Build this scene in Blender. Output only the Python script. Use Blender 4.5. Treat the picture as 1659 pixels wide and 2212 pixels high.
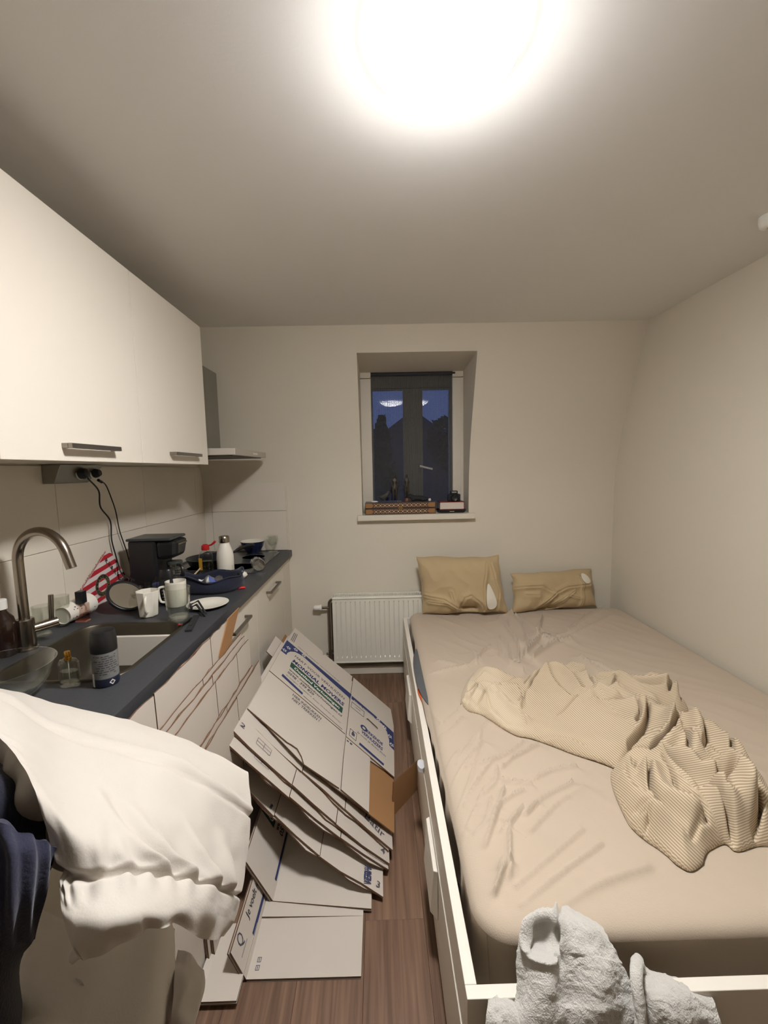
import bpy, bmesh, math, random
import numpy as np
from mathutils import Vector, Matrix, noise
for o in list(bpy.data.objects):
    bpy.data.objects.remove(o, do_unlink=True)
SC = bpy.context.scene
COL = SC.collection
R = math.radians
random.seed(5)

# ------------------------------------------------------------------ camera
FPX, CX, CY = 910.0, 829.5, 1106.0          # focal length and principal point of the 1659 x 2212 frame
EYE = Vector((0.0, 0.0, 1.47))
def _basis():
    d = Vector((1010 - CX, 10000 - CY, FPX)).normalized()
    f = Vector((817 - CX, 1012.5 - CY, FPX)); f = (f - d * f.dot(d)).normalized()
    u = -d
    return f.cross(u), f, u
_X, _F, _U = _basis()
M3 = Matrix((_X, _F, _U))                   # camera (right, down, forward) -> world
cam_d = bpy.data.cameras.new('camera')
cam_d.sensor_fit = 'HORIZONTAL'; cam_d.sensor_width = 36.0
cam_d.lens = 36.0 * FPX / 1659.0
cam_d.clip_start = 0.02; cam_d.clip_end = 400
cam = bpy.data.objects.new('camera', cam_d); COL.objects.link(cam)
c0, c1, c2 = M3.col[0], M3.col[1], M3.col[2]
cam.matrix_world = Matrix(((c0[0], -c1[0], -c2[0], EYE[0]), (c0[1], -c1[1], -c2[1], EYE[1]),
                           (c0[2], -c1[2], -c2[2], EYE[2]), (0, 0, 0, 1)))
SC.camera = cam
def at(px, py, axis, val):
    """the point of the plane axis = val that stands behind a point of the photograph"""
    r = M3 @ Vector((px - CX, py - CY, FPX))
    return EYE + r * ((val - EYE[axis]) / r[axis])
def on_plane(px, py, p0, n):
    r = M3 @ Vector((px - CX, py - CY, FPX))
    return EYE + r * ((p0 - EYE).dot(n) / r.dot(n))
def depth(p):
    return (M3.transposed() @ (Vector(p) - EYE))[2]

# ------------------------------------------------------------------ world, light, exposure
world = bpy.data.worlds.new('dusk'); SC.world = world; world.use_nodes = True
wn = world.node_tree.nodes; wl = world.node_tree.links
bg = wn['Background']
geo = wn.new('ShaderNodeTexCoord'); sep = wn.new('ShaderNodeSeparateXYZ'); ramp = wn.new('ShaderNodeValToRGB')
wl.new(geo.outputs['Generated'], sep.inputs[0]); wl.new(sep.outputs['Z'], ramp.inputs[0])
ramp.color_ramp.elements[0].position = 0.0; ramp.color_ramp.elements[0].color = (0.075, 0.11, 0.27, 1)
ramp.color_ramp.elements[1].position = 0.7; ramp.color_ramp.elements[1].color = (0.05, 0.075, 0.21, 1)
wl.new(ramp.outputs[0], bg.inputs['Color']); bg.inputs['Strength'].default_value = 2.3
SC.view_settings.view_transform = 'Standard'; SC.view_settings.look = 'None'
SC.view_settings.gamma = 1.0; SC.view_settings.use_curve_mapping = False
SC.view_settings.exposure = 0.0
LAMP_STRENGTH = 256.0
LAMP_RIM = 0.02             # the rim of the opal bowl is dimmer than its middle
LAMP_COLOR = (1.0, 0.985, 0.985)

# ------------------------------------------------------------------ helpers
def lin(r, g, b):
    f = lambda c: c / 12.92 if c <= 0.04045 else ((c + 0.055) / 1.055) ** 2.4
    return (f(r / 255), f(g / 255), f(b / 255), 1)

def mat(name, rgb, rough=0.6, metal=0.0, var=0.0, vscale=8.0, bump=0.0, bscale=60.0, spec=None, sheen=0.0, coat=0.0, stretch=None):
    m = bpy.data.materials.new(name); m.use_nodes = True
    n = m.node_tree.nodes; l = m.node_tree.links; b = n['Principled BSDF']
    c = lin(*rgb)
    b.inputs['Base Color'].default_value = c
    b.inputs['Roughness'].default_value = rough; b.inputs['Metallic'].default_value = metal
    if spec is not None: b.inputs['Specular IOR Level'].default_value = spec
    if sheen: b.inputs['Sheen Weight'].default_value = sheen
    if coat: b.inputs['Coat Weight'].default_value = coat
    tc = n.new('ShaderNodeTexCoord'); src = tc.outputs['Object']
    if stretch:
        mp = n.new('ShaderNodeMapping'); mp.inputs['Scale'].default_value = stretch
        l.new(src, mp.inputs[0]); src = mp.outputs[0]
    if var:
        t = n.new('ShaderNodeTexNoise'); t.inputs['Scale'].default_value = vscale; t.inputs['Detail'].default_value = 5
        l.new(src, t.inputs['Vector'])
        mx = n.new('ShaderNodeMix'); mx.data_type = 'RGBA'
        mx.inputs[6].default_value = tuple(x * (1 - var) for x in c[:3]) + (1,)
        mx.inputs[7].default_value = tuple(min(1, x * (1 + var)) for x in c[:3]) + (1,)
        l.new(t.outputs['Fac'], mx.inputs[0]); l.new(mx.outputs[2], b.inputs['Base Color'])
    if bump:
        t = n.new('ShaderNodeTexNoise'); t.inputs['Scale'].default_value = bscale; t.inputs['Detail'].default_value = 6
        l.new(src, t.inputs['Vector'])
        bp = n.new('ShaderNodeBump'); bp.inputs['Strength'].default_value = bump; bp.inputs['Distance'].default_value = 0.004
        l.new(t.outputs['Fac'], bp.inputs['Height']); l.new(bp.outputs[0], b.inputs['Normal'])
    return m

def glass_mat(name, tint=(1, 1, 1), refl=1.0, rough=0.03, body=0.0, base=0.045):
    """thin clear glass: light goes straight through, the surface mirrors more towards grazing angles"""
    m = bpy.data.materials.new(name); m.use_nodes = True
    n = m.node_tree.nodes; l = m.node_tree.links; n.remove(n['Principled BSDF'])
    tr = n.new('ShaderNodeBsdfTransparent'); tr.inputs[0].default_value = (*tint, 1)
    gl = n.new('ShaderNodeBsdfGlossy'); gl.inputs['Roughness'].default_value = rough; gl.inputs[0].default_value = (0.95, 0.95, 0.95, 1)
    lw = n.new('ShaderNodeLayerWeight'); lw.inputs[0].default_value = .5
    pw_ = n.new('ShaderNodeMath'); pw_.operation = 'POWER'; pw_.inputs[1].default_value = 3.2
    ma = n.new('ShaderNodeMath'); ma.operation = 'MULTIPLY_ADD'; ma.inputs[1].default_value = .6 * refl; ma.inputs[2].default_value = body + base
    mx = n.new('ShaderNodeMixShader')
    l.new(lw.outputs['Facing'], pw_.inputs[0]); l.new(pw_.outputs[0], ma.inputs[0]); l.new(ma.outputs[0], mx.inputs[0]); l.new(tr.outputs[0], mx.inputs[1]); l.new(gl.outputs[0], mx.inputs[2])
    l.new(mx.outputs[0], n['Material Output'].inputs['Surface'])
    return m

POS = {}
def tag(o, label=None, cat=None, group=None, kind=None):
    if label: o['label'] = label
    if cat: o['category'] = cat
    if group: o['group'] = group
    if kind: o['kind'] = kind
    return o
def thing(name, label, cat, loc, group=None):
    o = bpy.data.objects.new(name, None); COL.objects.link(o); o.empty_display_size = 0.05
    o.location = loc; POS[o.name] = Vector(loc)
    return tag(o, label, cat, group)
def set_parent(o, p):
    o.parent = p
    o.matrix_parent_inverse = Matrix.Translation(-POS[p.name])

class MB:
    """collects shapes, then links them as ONE mesh object"""
    def __init__(s, M=None):
        s.v = []; s.f = []; s.m = []; s.M = M or Matrix.Identity(4)
    def add(s, vs, fs, mi=0):
        k = len(s.v)
        s.v += [s.M @ Vector(p) for p in vs]
        s.f += [tuple(k + i for i in f) for f in fs]
        s.m += [mi] * len(fs) if isinstance(mi, int) else list(mi)
        return s
    def box(s, a, b, mi=0):
        (x0, y0, z0), (x1, y1, z1) = a, b
        x0, x1 = sorted((x0, x1)); y0, y1 = sorted((y0, y1)); z0, z1 = sorted((z0, z1))
        return s.add([(x0, y0, z0), (x1, y0, z0), (x1, y1, z0), (x0, y1, z0), (x0, y0, z1), (x1, y0, z1), (x1, y1, z1), (x0, y1, z1)],
                     [(0, 3, 2, 1), (4, 5, 6, 7), (0, 1, 5, 4), (1, 2, 6, 5), (2, 3, 7, 6), (3, 0, 4, 7)], mi)
    def hexa(s, p, mi=0):     # eight corners: bottom four counterclockwise, top four
        return s.add(p, [(0, 3, 2, 1), (4, 5, 6, 7), (0, 1, 5, 4), (1, 2, 6, 5), (2, 3, 7, 6), (3, 0, 4, 7)], mi)
    def lathe(s, prof, seg=28, c=(0, 0, 0), mi=0, sx=1.0, sy=1.0):
        c = Vector(c); vs = []; fs = []
        n = len(prof)
        for i in range(seg):
            a = 2 * math.pi * i / seg
            for r, z in prof:
                vs.append(c + Vector((r * math.cos(a) * sx, r * math.sin(a) * sy, z)))
        for i in range(seg):
            j = (i + 1) % seg
            for k in range(n - 1):
                fs.append((i * n + k, j * n + k, j * n + k + 1, i * n + k + 1))
        if prof[0][0] > 1e-6: fs.append(tuple(i * n for i in reversed(range(seg))))
        if prof[-1][0] > 1e-6: fs.append(tuple(i * n + n - 1 for i in range(seg)))
        return s.add(vs, fs, mi)
    def shell(s, prof, seg=28, c=(0, 0, 0), mi=0, sx=1.0, sy=1.0):
        """open lathe without caps (prof goes up outside and comes down inside)"""
        c = Vector(c); vs = []; fs = []; n = len(prof)
        for i in range(seg):
            a = 2 * math.pi * i / seg
            for r, z in prof: vs.append(c + Vector((r * math.cos(a) * sx, r * math.sin(a) * sy, z)))
        for i in range(seg):
            j = (i + 1) % seg
            for k in range(n - 1): fs.append((i * n + k, j * n + k, j * n + k + 1, i * n + k + 1))
        return s.add(vs, fs, mi)
    def tube(s, pts, r, seg=10, mi=0, caps=True, close=False):
        pts = [Vector(p) for p in pts]; n = len(pts)
        rr = r if isinstance(r, (list, tuple)) else [r] * n
        vs = []; fs = []; up = None
        for i, p in enumerate(pts):
            a = pts[i - 1] if i > 0 else (pts[-1] if close else p); b = pts[(i + 1) % n] if (i < n - 1 or close) else p
            t = (b - a).normalized()
            if up is None:
                up = t.orthogonal().normalized()
            else:
                up = (up - t * up.dot(t))
                up = up.normalized() if up.length > 1e-6 else t.orthogonal().normalized()
            q = t.cross(up)
            for k in range(seg):
                an = 2 * math.pi * k / seg
                vs.append(p + (up * math.cos(an) + q * math.sin(an)) * rr[i])
        for i in range(n if close else n - 1):
            j = (i + 1) % n
            for k in range(seg):
                k2 = (k + 1) % seg
                fs.append((i * seg + k, i * seg + k2, j * seg + k2, j * seg + k))
        if caps and not close:
            fs.append(tuple(reversed(range(seg)))); fs.append(tuple((n - 1) * seg + k for k in range(seg)))
        return s.add(vs, fs, mi)
    def prism(s, poly, frame, th, mi=(0, 1), holes=()):
        """flat polygon (2-D points of frame = (origin, u, v)) with thickness along -u x v; faces mi[0], edges mi[1]"""
        o, u, v = (Vector(x) for x in frame); n = u.cross(v).normalized()
        bm = bmesh.new(); es = []
        for loop in [poly, *holes]:
            vv = [bm.verts.new((a, b, 0)) for a, b in loop]
            es += [bm.edges.new((vv[i], vv[(i + 1) % len(vv)])) for i in range(len(vv))]
        bmesh.ops.triangle_fill(bm, use_beauty=True, use_dissolve=False, edges=es)
        bm.normal_update()
        for fc in bm.faces:
            if fc.normal.z < 0: fc.normal_flip()
        vs = [x.co.copy() for x in bm.verts]; ix = {x: i for i, x in enumerate(bm.verts)}
        tri = [tuple(ix[x] for x in fc.verts) for fc in bm.faces]
        bd = []
        for e in bm.edges:
            if len(e.link_faces) == 1:
                lp = [x for x in e.link_faces[0].loops if x.edge == e][0]
                bd.append((ix[lp.vert], ix[lp.link_loop_next.vert]))
        bm.free(); N = len(vs)
        W = [o + u * p.x + v * p.y for p in vs]
        s.add(W + [p - n * th for p in W],
              tri + [tuple(i + N for i in reversed(t)) for t in tri] + [(b, a, a + N, b + N) for a, b in bd],
              [mi[0]] * (2 * len(tri)) + [mi[1]] * len(bd))
        return s
    def grid(s, P, mi=0, wrap=False):
        """P[i][j] points"""
        a, b = len(P), len(P[0])
        vs = [p for row in P for p in row]
        fs = [(i * b + j, i * b + j + 1, (i + 1) * b + j + 1, (i + 1) * b + j) for i in range(a - 1) for j in range(b - 1)]
        return s.add(vs, fs, mi)
    def slab(s, P, th, mi=(0, 1)):
        """a grid of points given thickness: faces mi[0], edges mi[1]"""
        P = [[Vector(p) for p in row] for row in P]; a, b = len(P), len(P[0])
        N = [[None] * b for _ in range(a)]
        for i in range(a):
            for j in range(b):
                du = P[min(i + 1, a - 1)][j] - P[max(i - 1, 0)][j]; dv = P[i][min(j + 1, b - 1)] - P[i][max(j - 1, 0)]
                N[i][j] = du.cross(dv).normalized()
        vs = [p for r in P for p in r] + [P[i][j] - N[i][j] * th for i in range(a) for j in range(b)]
        o = a * b; fs = []; m = []
        for i in range(a - 1):
            for j in range(b - 1):
                q = (i * b + j, (i + 1) * b + j, (i + 1) * b + j + 1, i * b + j + 1)
                fs.append(q); fs.append(tuple(o + k for k in reversed(q))); m += [mi[0]] * 2
        ring = [(i, 0) for i in range(a)] + [(a - 1, j) for j in range(1, b)] + [(i, b - 1) for i in range(a - 2, -1, -1)] + [(0, j) for j in range(b - 2, 0, -1)]
        ring = [i * b + j for i, j in ring]
        for k in range(len(ring)):
            p, q = ring[k], ring[(k + 1) % len(ring)]
            fs.append((q, p, o + p, o + q)); m.append(mi[1])
        return s.add(vs, fs, m)
    def build(s, name, mats, parent=None, smooth=False, bevel=0.0, sub=0, angle=40, fix=True):
        if not isinstance(mats, (list, tuple)): mats = [mats]
        xs = [p[0] for p in s.v]; ys = [p[1] for p in s.v]; zs = [p[2] for p in s.v]
        c = Vector(((min(xs) + max(xs)) / 2, (min(ys) + max(ys)) / 2, min(zs)))
        me = bpy.data.meshes.new(name)
        me.from_pydata([p - c for p in s.v], [], s.f)
        for m in mats: me.materials.append(m)
        if len(mats) > 1: me.polygons.foreach_set('material_index', s.m)
        if fix:
            bm = bmesh.new(); bm.from_mesh(me); bmesh.ops.recalc_face_normals(bm, faces=bm.faces); bm.to_mesh(me); bm.free()
        me.update()
        o = bpy.data.objects.new(name, me); COL.objects.link(o); o.location = c; POS[o.name] = c
        if parent: set_parent(o, parent)
        if bevel:
            b = o.modifiers.new('bevel', 'BEVEL'); b.width = bevel; b.segments = 2; b.limit_method = 'ANGLE'; b.angle_limit = R(35)
        if sub:
            d = o.modifiers.new('sub', 'SUBSURF'); d.levels = sub; d.render_levels = sub
        if smooth:
            me.polygons.foreach_set('use_smooth', [True] * len(me.polygons))
            if angle < 180:
                me.set_sharp_from_angle(angle=R(angle))
        return o

def arc(c, r, a0, a1, n, ax=(1, 0, 0), ay=(0, 0, 1)):
    c = Vector(c); ax = Vector(ax); ay = Vector(ay)
    return [c + ax * (r * math.cos(R(a0 + (a1 - a0) * i / n))) + ay * (r * math.sin(R(a0 + (a1 - a0) * i / n))) for i in range(n + 1)]
def spline(pts, n=6):
    pts = [Vector(p) for p in pts]; out = []
    for i in range(len(pts) - 1):
        p0 = pts[max(i - 1, 0)]; p1 = pts[i]; p2 = pts[i + 1]; p3 = pts[min(i + 2, len(pts) - 1)]
        for k in range(n):
            t = k / n
            out.append(0.5 * ((2 * p1) + (p2 - p0) * t + (2 * p0 - 5 * p1 + 4 * p2 - p3) * t * t + (3 * p1 - p0 - 3 * p2 + p3) * t ** 3))
    out.append(pts[-1]); return out
def crom(p, t):
    """Catmull-Rom curve through the rows of p (numpy, k x 3) at parameters t in 0..1"""
    k = len(p); x = np.clip(np.asarray(t) * (k - 1), 0, k - 1 - 1e-9); i = x.astype(int); f = (x - i)[:, None]
    q = np.vstack([2 * p[0] - p[1], p, 2 * p[-1] - p[-2]]); a, b_, c, d = q[i], q[i + 1], q[i + 2], q[i + 3]
    return 0.5 * (2 * b_ + (c - a) * f + (2 * a - 5 * b_ + 4 * c - d) * f ** 2 + (d - a + 3 * b_ - 3 * c) * f ** 3)
def surface(ctrl, nu, nv):
    """Catmull-Rom surface through a grid of control points -> nu x nv points"""
    tv, tu = np.linspace(0, 1, nv), np.linspace(0, 1, nu)
    rows = np.array([crom(np.array([tuple(p) for p in r]), tv) for r in ctrl])
    out = np.array([crom(rows[:, j], tu) for j in range(nv)])
    return [[Vector(out[j, i]) for j in range(nv)] for i in range(nu)]
_fonts = {}
def text_mesh(body, a, b, height, n, m, parent, name='printed_text', lift=0.0006, label=None, bold=0.0):
    """flat printed lettering whose baseline runs from a to b on a surface with normal n"""
    cu = bpy.data.curves.new('txt', 'FONT'); cu.body = body; cu.resolution_u = 2; cu.offset = bold
    t = bpy.data.objects.new('txt', cu); COL.objects.link(t)
    bpy.context.view_layer.update()
    me = bpy.data.meshes.new_from_object(t.evaluated_get(bpy.context.evaluated_depsgraph_get()))
    bpy.data.objects.remove(t, do_unlink=True); bpy.data.curves.remove(cu)
    vs = [v.co.copy() for v in me.vertices]; fs = [tuple(p.vertices) for p in me.polygons]
    bpy.data.meshes.remove(me)
    if not vs: return None
    x0 = min(v.x for v in vs); x1 = max(v.x for v in vs); y1 = max(v.y for v in vs)
    a = Vector(a); b = Vector(b); n = Vector(n).normalized()
    u = (b - a); L = u.length; u.normalize(); w = n.cross(u)
    k = height / 0.7
    mb = MB(); mb.add([a + u * ((v.x - x0) / (x1 - x0) * L) + w * (v.y * k) + n * lift for v in vs], fs)
    o = mb.build(name, m, parent, fix=False)
    if label: o['label'] = label
    return o
def star_poly(r, r2, c=(0, 0), rot=0):
    return [(c[0] + (r if i % 2 == 0 else r2) * math.cos(R(90 + rot + 36 * i)), c[1] + (r if i % 2 == 0 else r2) * math.sin(R(90 + rot + 36 * i))) for i in range(10)]
def decal(poly, frame, m, parent, name='printed_band', holes=(), lift=0.0005):
    o, u, v = (Vector(x) for x in frame); n = u.cross(v).normalized()
    mb = MB(); mb.prism(poly, (o + n * lift, u, v), 0.0002, (0, 0), holes)
    return mb.build(name, m, parent, fix=False)
# ------------------------------------------------------------------ materials
M_WALL = mat('wall_paint', (214, 206, 189), 0.85, var=0.02, vscale=3, bump=0.12, bscale=120)
M_CEIL = mat('ceiling_paint', (226, 223, 218), 0.9, var=0.02, vscale=2, bump=0.05, bscale=110)
M_CABW = mat('cabinet_white', (215, 207, 193), 0.42, var=0.015, vscale=2)
M_CABI = mat('cabinet_edge', (205, 196, 180), 0.5)
M_TILE = mat('glazed_tile', (216, 207, 192), 0.35, var=0.03, vscale=5, bump=0.02, bscale=20)
M_GROUT = mat('grout', (150, 140, 126), 0.9)
M_COUNTER = mat('grey_laminate', (58, 59, 62), 0.5, var=0.22, vscale=90, bump=0.05, bscale=200)
M_STEEL = mat('brushed_steel', (176, 168, 156), 0.28, metal=1.0, var=0.06, vscale=30, stretch=(1, 12, 1))
M_SINK = mat('sink_steel', (84, 78, 67), 0.40, metal=0.8, var=0.1, vscale=14)
M_TAP = mat('tap_steel', (160, 150, 138), 0.25, metal=1.0)
M_HANDLE = mat('handle_steel', (150, 145, 136), 0.38, metal=1.0)
M_HOOD = mat('hood_steel', (158, 158, 152), 0.42, metal=1.0, var=0.05, vscale=20)
M_HOODF = mat('hood_front', (196, 190, 180), 0.45, metal=0.6)
M_RAD = mat('radiator_enamel', (226, 222, 208), 0.35)
M_PIPE = mat('copper_pipe_dull', (112, 98, 84), 0.45, metal=0.7, var=0.2, vscale=30)
M_PLAST = mat('white_plastic', (225, 222, 214), 0.4)
M_BLACK = mat('black_plastic', (22, 22, 24), 0.38, var=0.1, vscale=40)
M_BLACKM = mat('black_matt', (28, 27, 28), 0.75)
M_FRAMEW = mat('window_paint', (214, 206, 190), 0.5, var=0.04, vscale=12)
M_FABG = mat('grey_mattress_fabric', (88, 90, 91), 0.9, bump=0.3, bscale=300)
M_BEDW = mat('bed_foil_white', (226, 219, 206), 0.45, var=0.02, vscale=3)

def plank_mat():
    m = mat('laminate_oak_brown', (120, 92, 72), 0.5)
    n = m.node_tree.nodes; l = m.node_tree.links; b = n['Principled BSDF']
    tc = n.new('ShaderNodeTexCoord'); mp = n.new('ShaderNodeMapping'); mp.inputs['Scale'].default_value = (60, 2.2, 10)
    oi = n.new('ShaderNodeObjectInfo'); ad = n.new('ShaderNodeVectorMath'); ad.operation = 'ADD'
    cb = n.new('ShaderNodeCombineXYZ'); mu = n.new('ShaderNodeMath'); mu.operation = 'MULTIPLY'; mu.inputs[1].default_value = 37
    l.new(oi.outputs['Random'], mu.inputs[0]); l.new(mu.outputs[0], cb.inputs[0]); l.new(mu.outputs[0], cb.inputs[1])
    l.new(tc.outputs['Object'], ad.inputs[0]); l.new(cb.outputs[0], ad.inputs[1]); l.new(ad.outputs[0], mp.inputs[0])
    t = n.new('ShaderNodeTexNoise'); t.inputs['Scale'].default_value = 1.0; t.inputs['Detail'].default_value = 8; t.inputs['Distortion'].default_value = 0.6
    l.new(mp.outputs[0], t.inputs['Vector'])
    r = n.new('ShaderNodeValToRGB'); r.color_ramp.elements[0].position = 0.3; r.color_ramp.elements[0].color = lin(90, 66, 50)
    r.color_ramp.elements[1].position = 0.7; r.color_ramp.elements[1].color = lin(130, 101, 80)
    hv = n.new('ShaderNodeHueSaturation'); v = n.new('ShaderNodeMath'); v.operation = 'MULTIPLY_ADD'; v.inputs[1].default_value = 0.10; v.inputs[2].default_value = 0.95
    l.new(oi.outputs['Random'], v.inputs[0]); l.new(v.outputs[0], hv.inputs['Value'])
    l.new(t.outputs['Fac'], r.inputs[0]); l.new(r.outputs[0], hv.inputs['Color']); l.new(hv.outputs[0], b.inputs['Base Color'])
    bp = n.new('ShaderNodeBump'); bp.inputs['Strength'].default_value = 0.12; bp.inputs['Distance'].default_value = 0.002
    l.new(t.outputs['Fac'], bp.inputs['Height']); l.new(bp.outputs[0], b.inputs['Normal'])
    return m
M_PLANK = plank_mat()

# ------------------------------------------------------------------ the room
XL, XR, YB, YR, ZC = -1.23, 1.66, 2.95, -2.6, 2.336
ZK, YT = 1.52, 2.64                       # above ZK the back wall leans in under the roof
def yb(z):
    k = (YT - YB) / (ZC - ZK); w = .28
    if z <= ZK - w: return YB
    if z >= ZK + w: return YB + k * (z - ZK)
    return YB + k * (z - ZK + w) ** 2 / (4 * w)
def struct(o):
    o['kind'] = 'structure'; return o
floor = struct(MB().box((XL - .02, YR, -0.06), (XR, YB + .02, -0.012)).build('floor', mat('underlay', (60, 48, 38), 0.9)))
rows = 15; pw = (XR - XL) / rows
for i in range(rows):
    y = YR - random.random() * 1.1
    while y < YB:
        a, b = max(y, YR), min(y + 1.29, YB)
        if b - a > 0.05:
            MB().box((XL + i * pw + .0003, a + .0003, -.012), (XL + (i + 1) * pw - .0003, b - .0003, 0)).build('plank', M_PLANK, floor, bevel=0.0006)
        y += 1.29
struct(MB().box((XL - .05, YR, ZC), (XR + .05, YB, ZC + .05)).build('ceiling', M_CEIL))
wall_left = struct(MB().box((XL - .06, YR, -.06), (XL, YB + .1, ZC)).build('wall_left', M_WALL))
struct(MB().box((XR, YR, -.06), (XR + .06, YB + .1, ZC)).build('wall_right', M_WALL))
struct(MB().box((XL - .06, YR - .06, -.06), (XR + .06, YR, ZC)).build('wall_front', M_WALL))
# back wall: upright below, leaning above, with the deep window opening
OX0, OX1, OZ0, OZ1, YW = -0.118, 0.632, 1.150, 2.188, 3.13
wb = MB(); xs = [XL, OX0, OX1, XR]; zs = [-.02, OZ0, 1.24, 1.30, 1.36, 1.42, 1.48, 1.54, 1.60, 1.66, 1.72, 1.80, OZ1, ZC + .01]
for i in range(3):
    for j in range(len(zs) - 1):
        if i == 1 and 1 <= j < len(zs) - 2: continue
        x0, x1, z0, z1 = xs[i], xs[i + 1], zs[j], zs[j + 1]
        wb.add([(x0, yb(z0), z0), (x1, yb(z0), z0), (x1, yb(z1), z1), (x0, yb(z1), z1)], [(0, 1, 2, 3)])
for x in (OX0, OX1):
    zz = zs[1:-1]; wb.add([(x, yb(z), z) for z in zz] + [(x, YW + .12, z - (.03 if z == OZ1 else 0)) for z in zz], [(i, i + 1, len(zz) + i + 1, len(zz) + i) for i in range(len(zz) - 1)])
wb.add([(OX0, yb(OZ1), OZ1), (OX1, yb(OZ1), OZ1), (OX1, YW + .12, OZ1 - .03), (OX0, YW + .12, OZ1 - .03)], [(0, 1, 2, 3)])
wb.add([(OX0, YB, OZ0), (OX1, YB, OZ0), (OX1, YW + .12, OZ0), (OX0, YW + .12, OZ0)], [(0, 1, 2, 3)])
wall_back = struct(wb.build('wall_back', M_WALL, fix=False, smooth=True, angle=25))
struct(MB().box((-.65, YB - .045, 0), (.3, YB - .001, .062)).build('baseboard_back', M_FRAMEW, bevel=.006))

# wall tiles above the worktop (each tile a piece of its wall)
ZW = 0.914
ty = [0.41, 1.01, 1.61, 2.21, 2.83, YB]
for a, b in zip(ty[:-1], ty[1:]):
    for z0, z1 in ((ZW + .001, 1.194), (1.194, 1.507)):
        MB().box((XL, a + .001, z0 + .001), (XL + .008, b - .001, z1 - .001)).build('tile', M_TILE, wall_left, bevel=.001)
for a, b in ((XL + .008, -1.165), (-1.165, -.648)):
    for z0, z1 in ((ZW + .001, 1.194), (1.194, 1.507)):
        MB().box((a + .001, YB - .008, z0 + .001), (b - .001, YB, z1 - .001)).build('tile', M_TILE, wall_back, bevel=.001)
struct(MB().box((XL, .41, ZW), (XL + .004, YB, 1.507)).build('trim_1', M_GROUT))
t2 = MB().box((-.648, YB - .010, ZW), (-.638, YB, 1.517)); t2.box((XL + .3, YB - .010, 1.507), (-.638, YB, 1.517))
struct(t2.build('trim_2', M_WALL))

# ------------------------------------------------------------------ window
win = thing('window_1', None, None, ((OX0 + OX1) / 2, YW, OZ0)); win['kind'] = 'structure'
zt = OZ1 - .022
fx0, fx1 = -.042, .552
f = MB().box((OX0, YW, OZ0), (fx0, YW + .07, zt - .045)); f.build('window_frame', M_FRAMEW, win, bevel=.003)
MB().box((fx1, YW, OZ0), (OX1, YW + .07, zt - .045)).build('window_frame', M_FRAMEW, win, bevel=.003)
MB().box((OX0, YW, zt - .041), (fx0, YW + .07, zt)).build('window_frame', M_FRAMEW, win, bevel=.003)
MB().box((fx1, YW, zt - .041), (OX1, YW + .07, zt)).build('window_frame', M_FRAMEW, win, bevel=.003)
MB().box((OX0 + .012, YW - .004, OZ0), (OX0 + .022, YW + .002, zt - .05)).build('frame_bead', M_FRAMEW, win)
MB().box((OX1 - .022, YW - .004, OZ0), (OX1 - .012, YW + .002, zt - .05)).build('frame_bead', M_FRAMEW, win)
MB().box((fx0, YW + .03, zt - .11), (fx1, YW + .08, zt)).build('window_frame', M_FRAMEW, win)
GL = glass_mat('window_glass', (0.92, 0.95, 0.97), refl=1.0, rough=0.01, base=.075)
mx = .268                                                   # where the two sashes meet
for (a, b, yaw) in ((fx0, mx - .002, -.45), (mx + .002, fx1, -4.4)):
    s = MB(); ya, y2 = YW + .035, YW + .075
    z0, z1 = OZ0 + .0, zt - .112
    wL = .012 if a < 0.1 else .066; wR = .074 if a < 0.1 else .02
    s.box((a, ya, z0), (a + wL, y2, z1)); s.box((b - wR, ya, z0), (b, y2, z1)); s.box((a + wL, ya, z0), (b - wR, y2, z0 + .07)); s.box((a + wL, ya, z1 - .012), (b - wR, y2, z1))
    so = s.build('sash', M_FRAMEW, win, bevel=.003)
    cxm = (a + b) / 2; k = math.tan(R(yaw))
    g = MB(); q = [(x, YW + .06 + (x - cxm) * k, z) for x, z in ((a + .005, z0 + .05), (b - .005, z0 + .05), (b - .005, z1 - .005), (a + .005, z1 - .005))]
    g.add(q, [(0, 1, 2, 3)]).build('pane', GL, so, fix=False)
MB().box((mx - .004, YW + .028, OZ0), (mx + .006, YW + .036, zt - .115)).build('sash_seam', M_PLAST, win)
hd = MB().box((mx + .03, YW + .02, 1.44), (mx + .052, YW + .036, 1.50)); hd.tube([(mx + .041, YW + .012, 1.485), (mx + .10, YW + .008, 1.470), (mx + .135, YW + .008, 1.462)], .008, 8)
hd.build('window_handle', mat('chrome_dull', (190, 190, 186), .3, metal=.8), win, smooth=True)
struct(MB().box((-.150, YB - .052, 1.113), (.668, YB + .19, 1.1505)).build('trim_3', M_FRAMEW, bevel=.003))

# roller blind of thin see-through screen cloth, let down in front of the panes
bm_ = bpy.data.materials.new('screen_cloth'); bm_.use_nodes = True
n = bm_.node_tree.nodes; l = bm_.node_tree.links; bs = n['Principled BSDF']
bs.inputs['Base Color'].default_value = lin(74, 74, 72); bs.inputs['Roughness'].default_value = .9
tr = n.new('ShaderNodeBsdfTransparent'); mxs = n.new('ShaderNodeMixShader'); mxs.inputs[0].default_value = .5
wv = n.new('ShaderNodeTexWave'); wv.wave_type = 'BANDS'; wv.bands_direction = 'X'; wv.inputs['Scale'].default_value = 42; wv.inputs['Distortion'].default_value = .6
tcx = n.new('ShaderNodeTexCoord'); mr = n.new('ShaderNodeMapRange'); mr.inputs[3].default_value = .36; mr.inputs[4].default_value = .66
l.new(tcx.outputs['Object'], wv.inputs['Vector']); l.new(wv.outputs['Fac'], mr.inputs[0]); l.new(mr.outputs[0], mxs.inputs[0])
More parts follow.
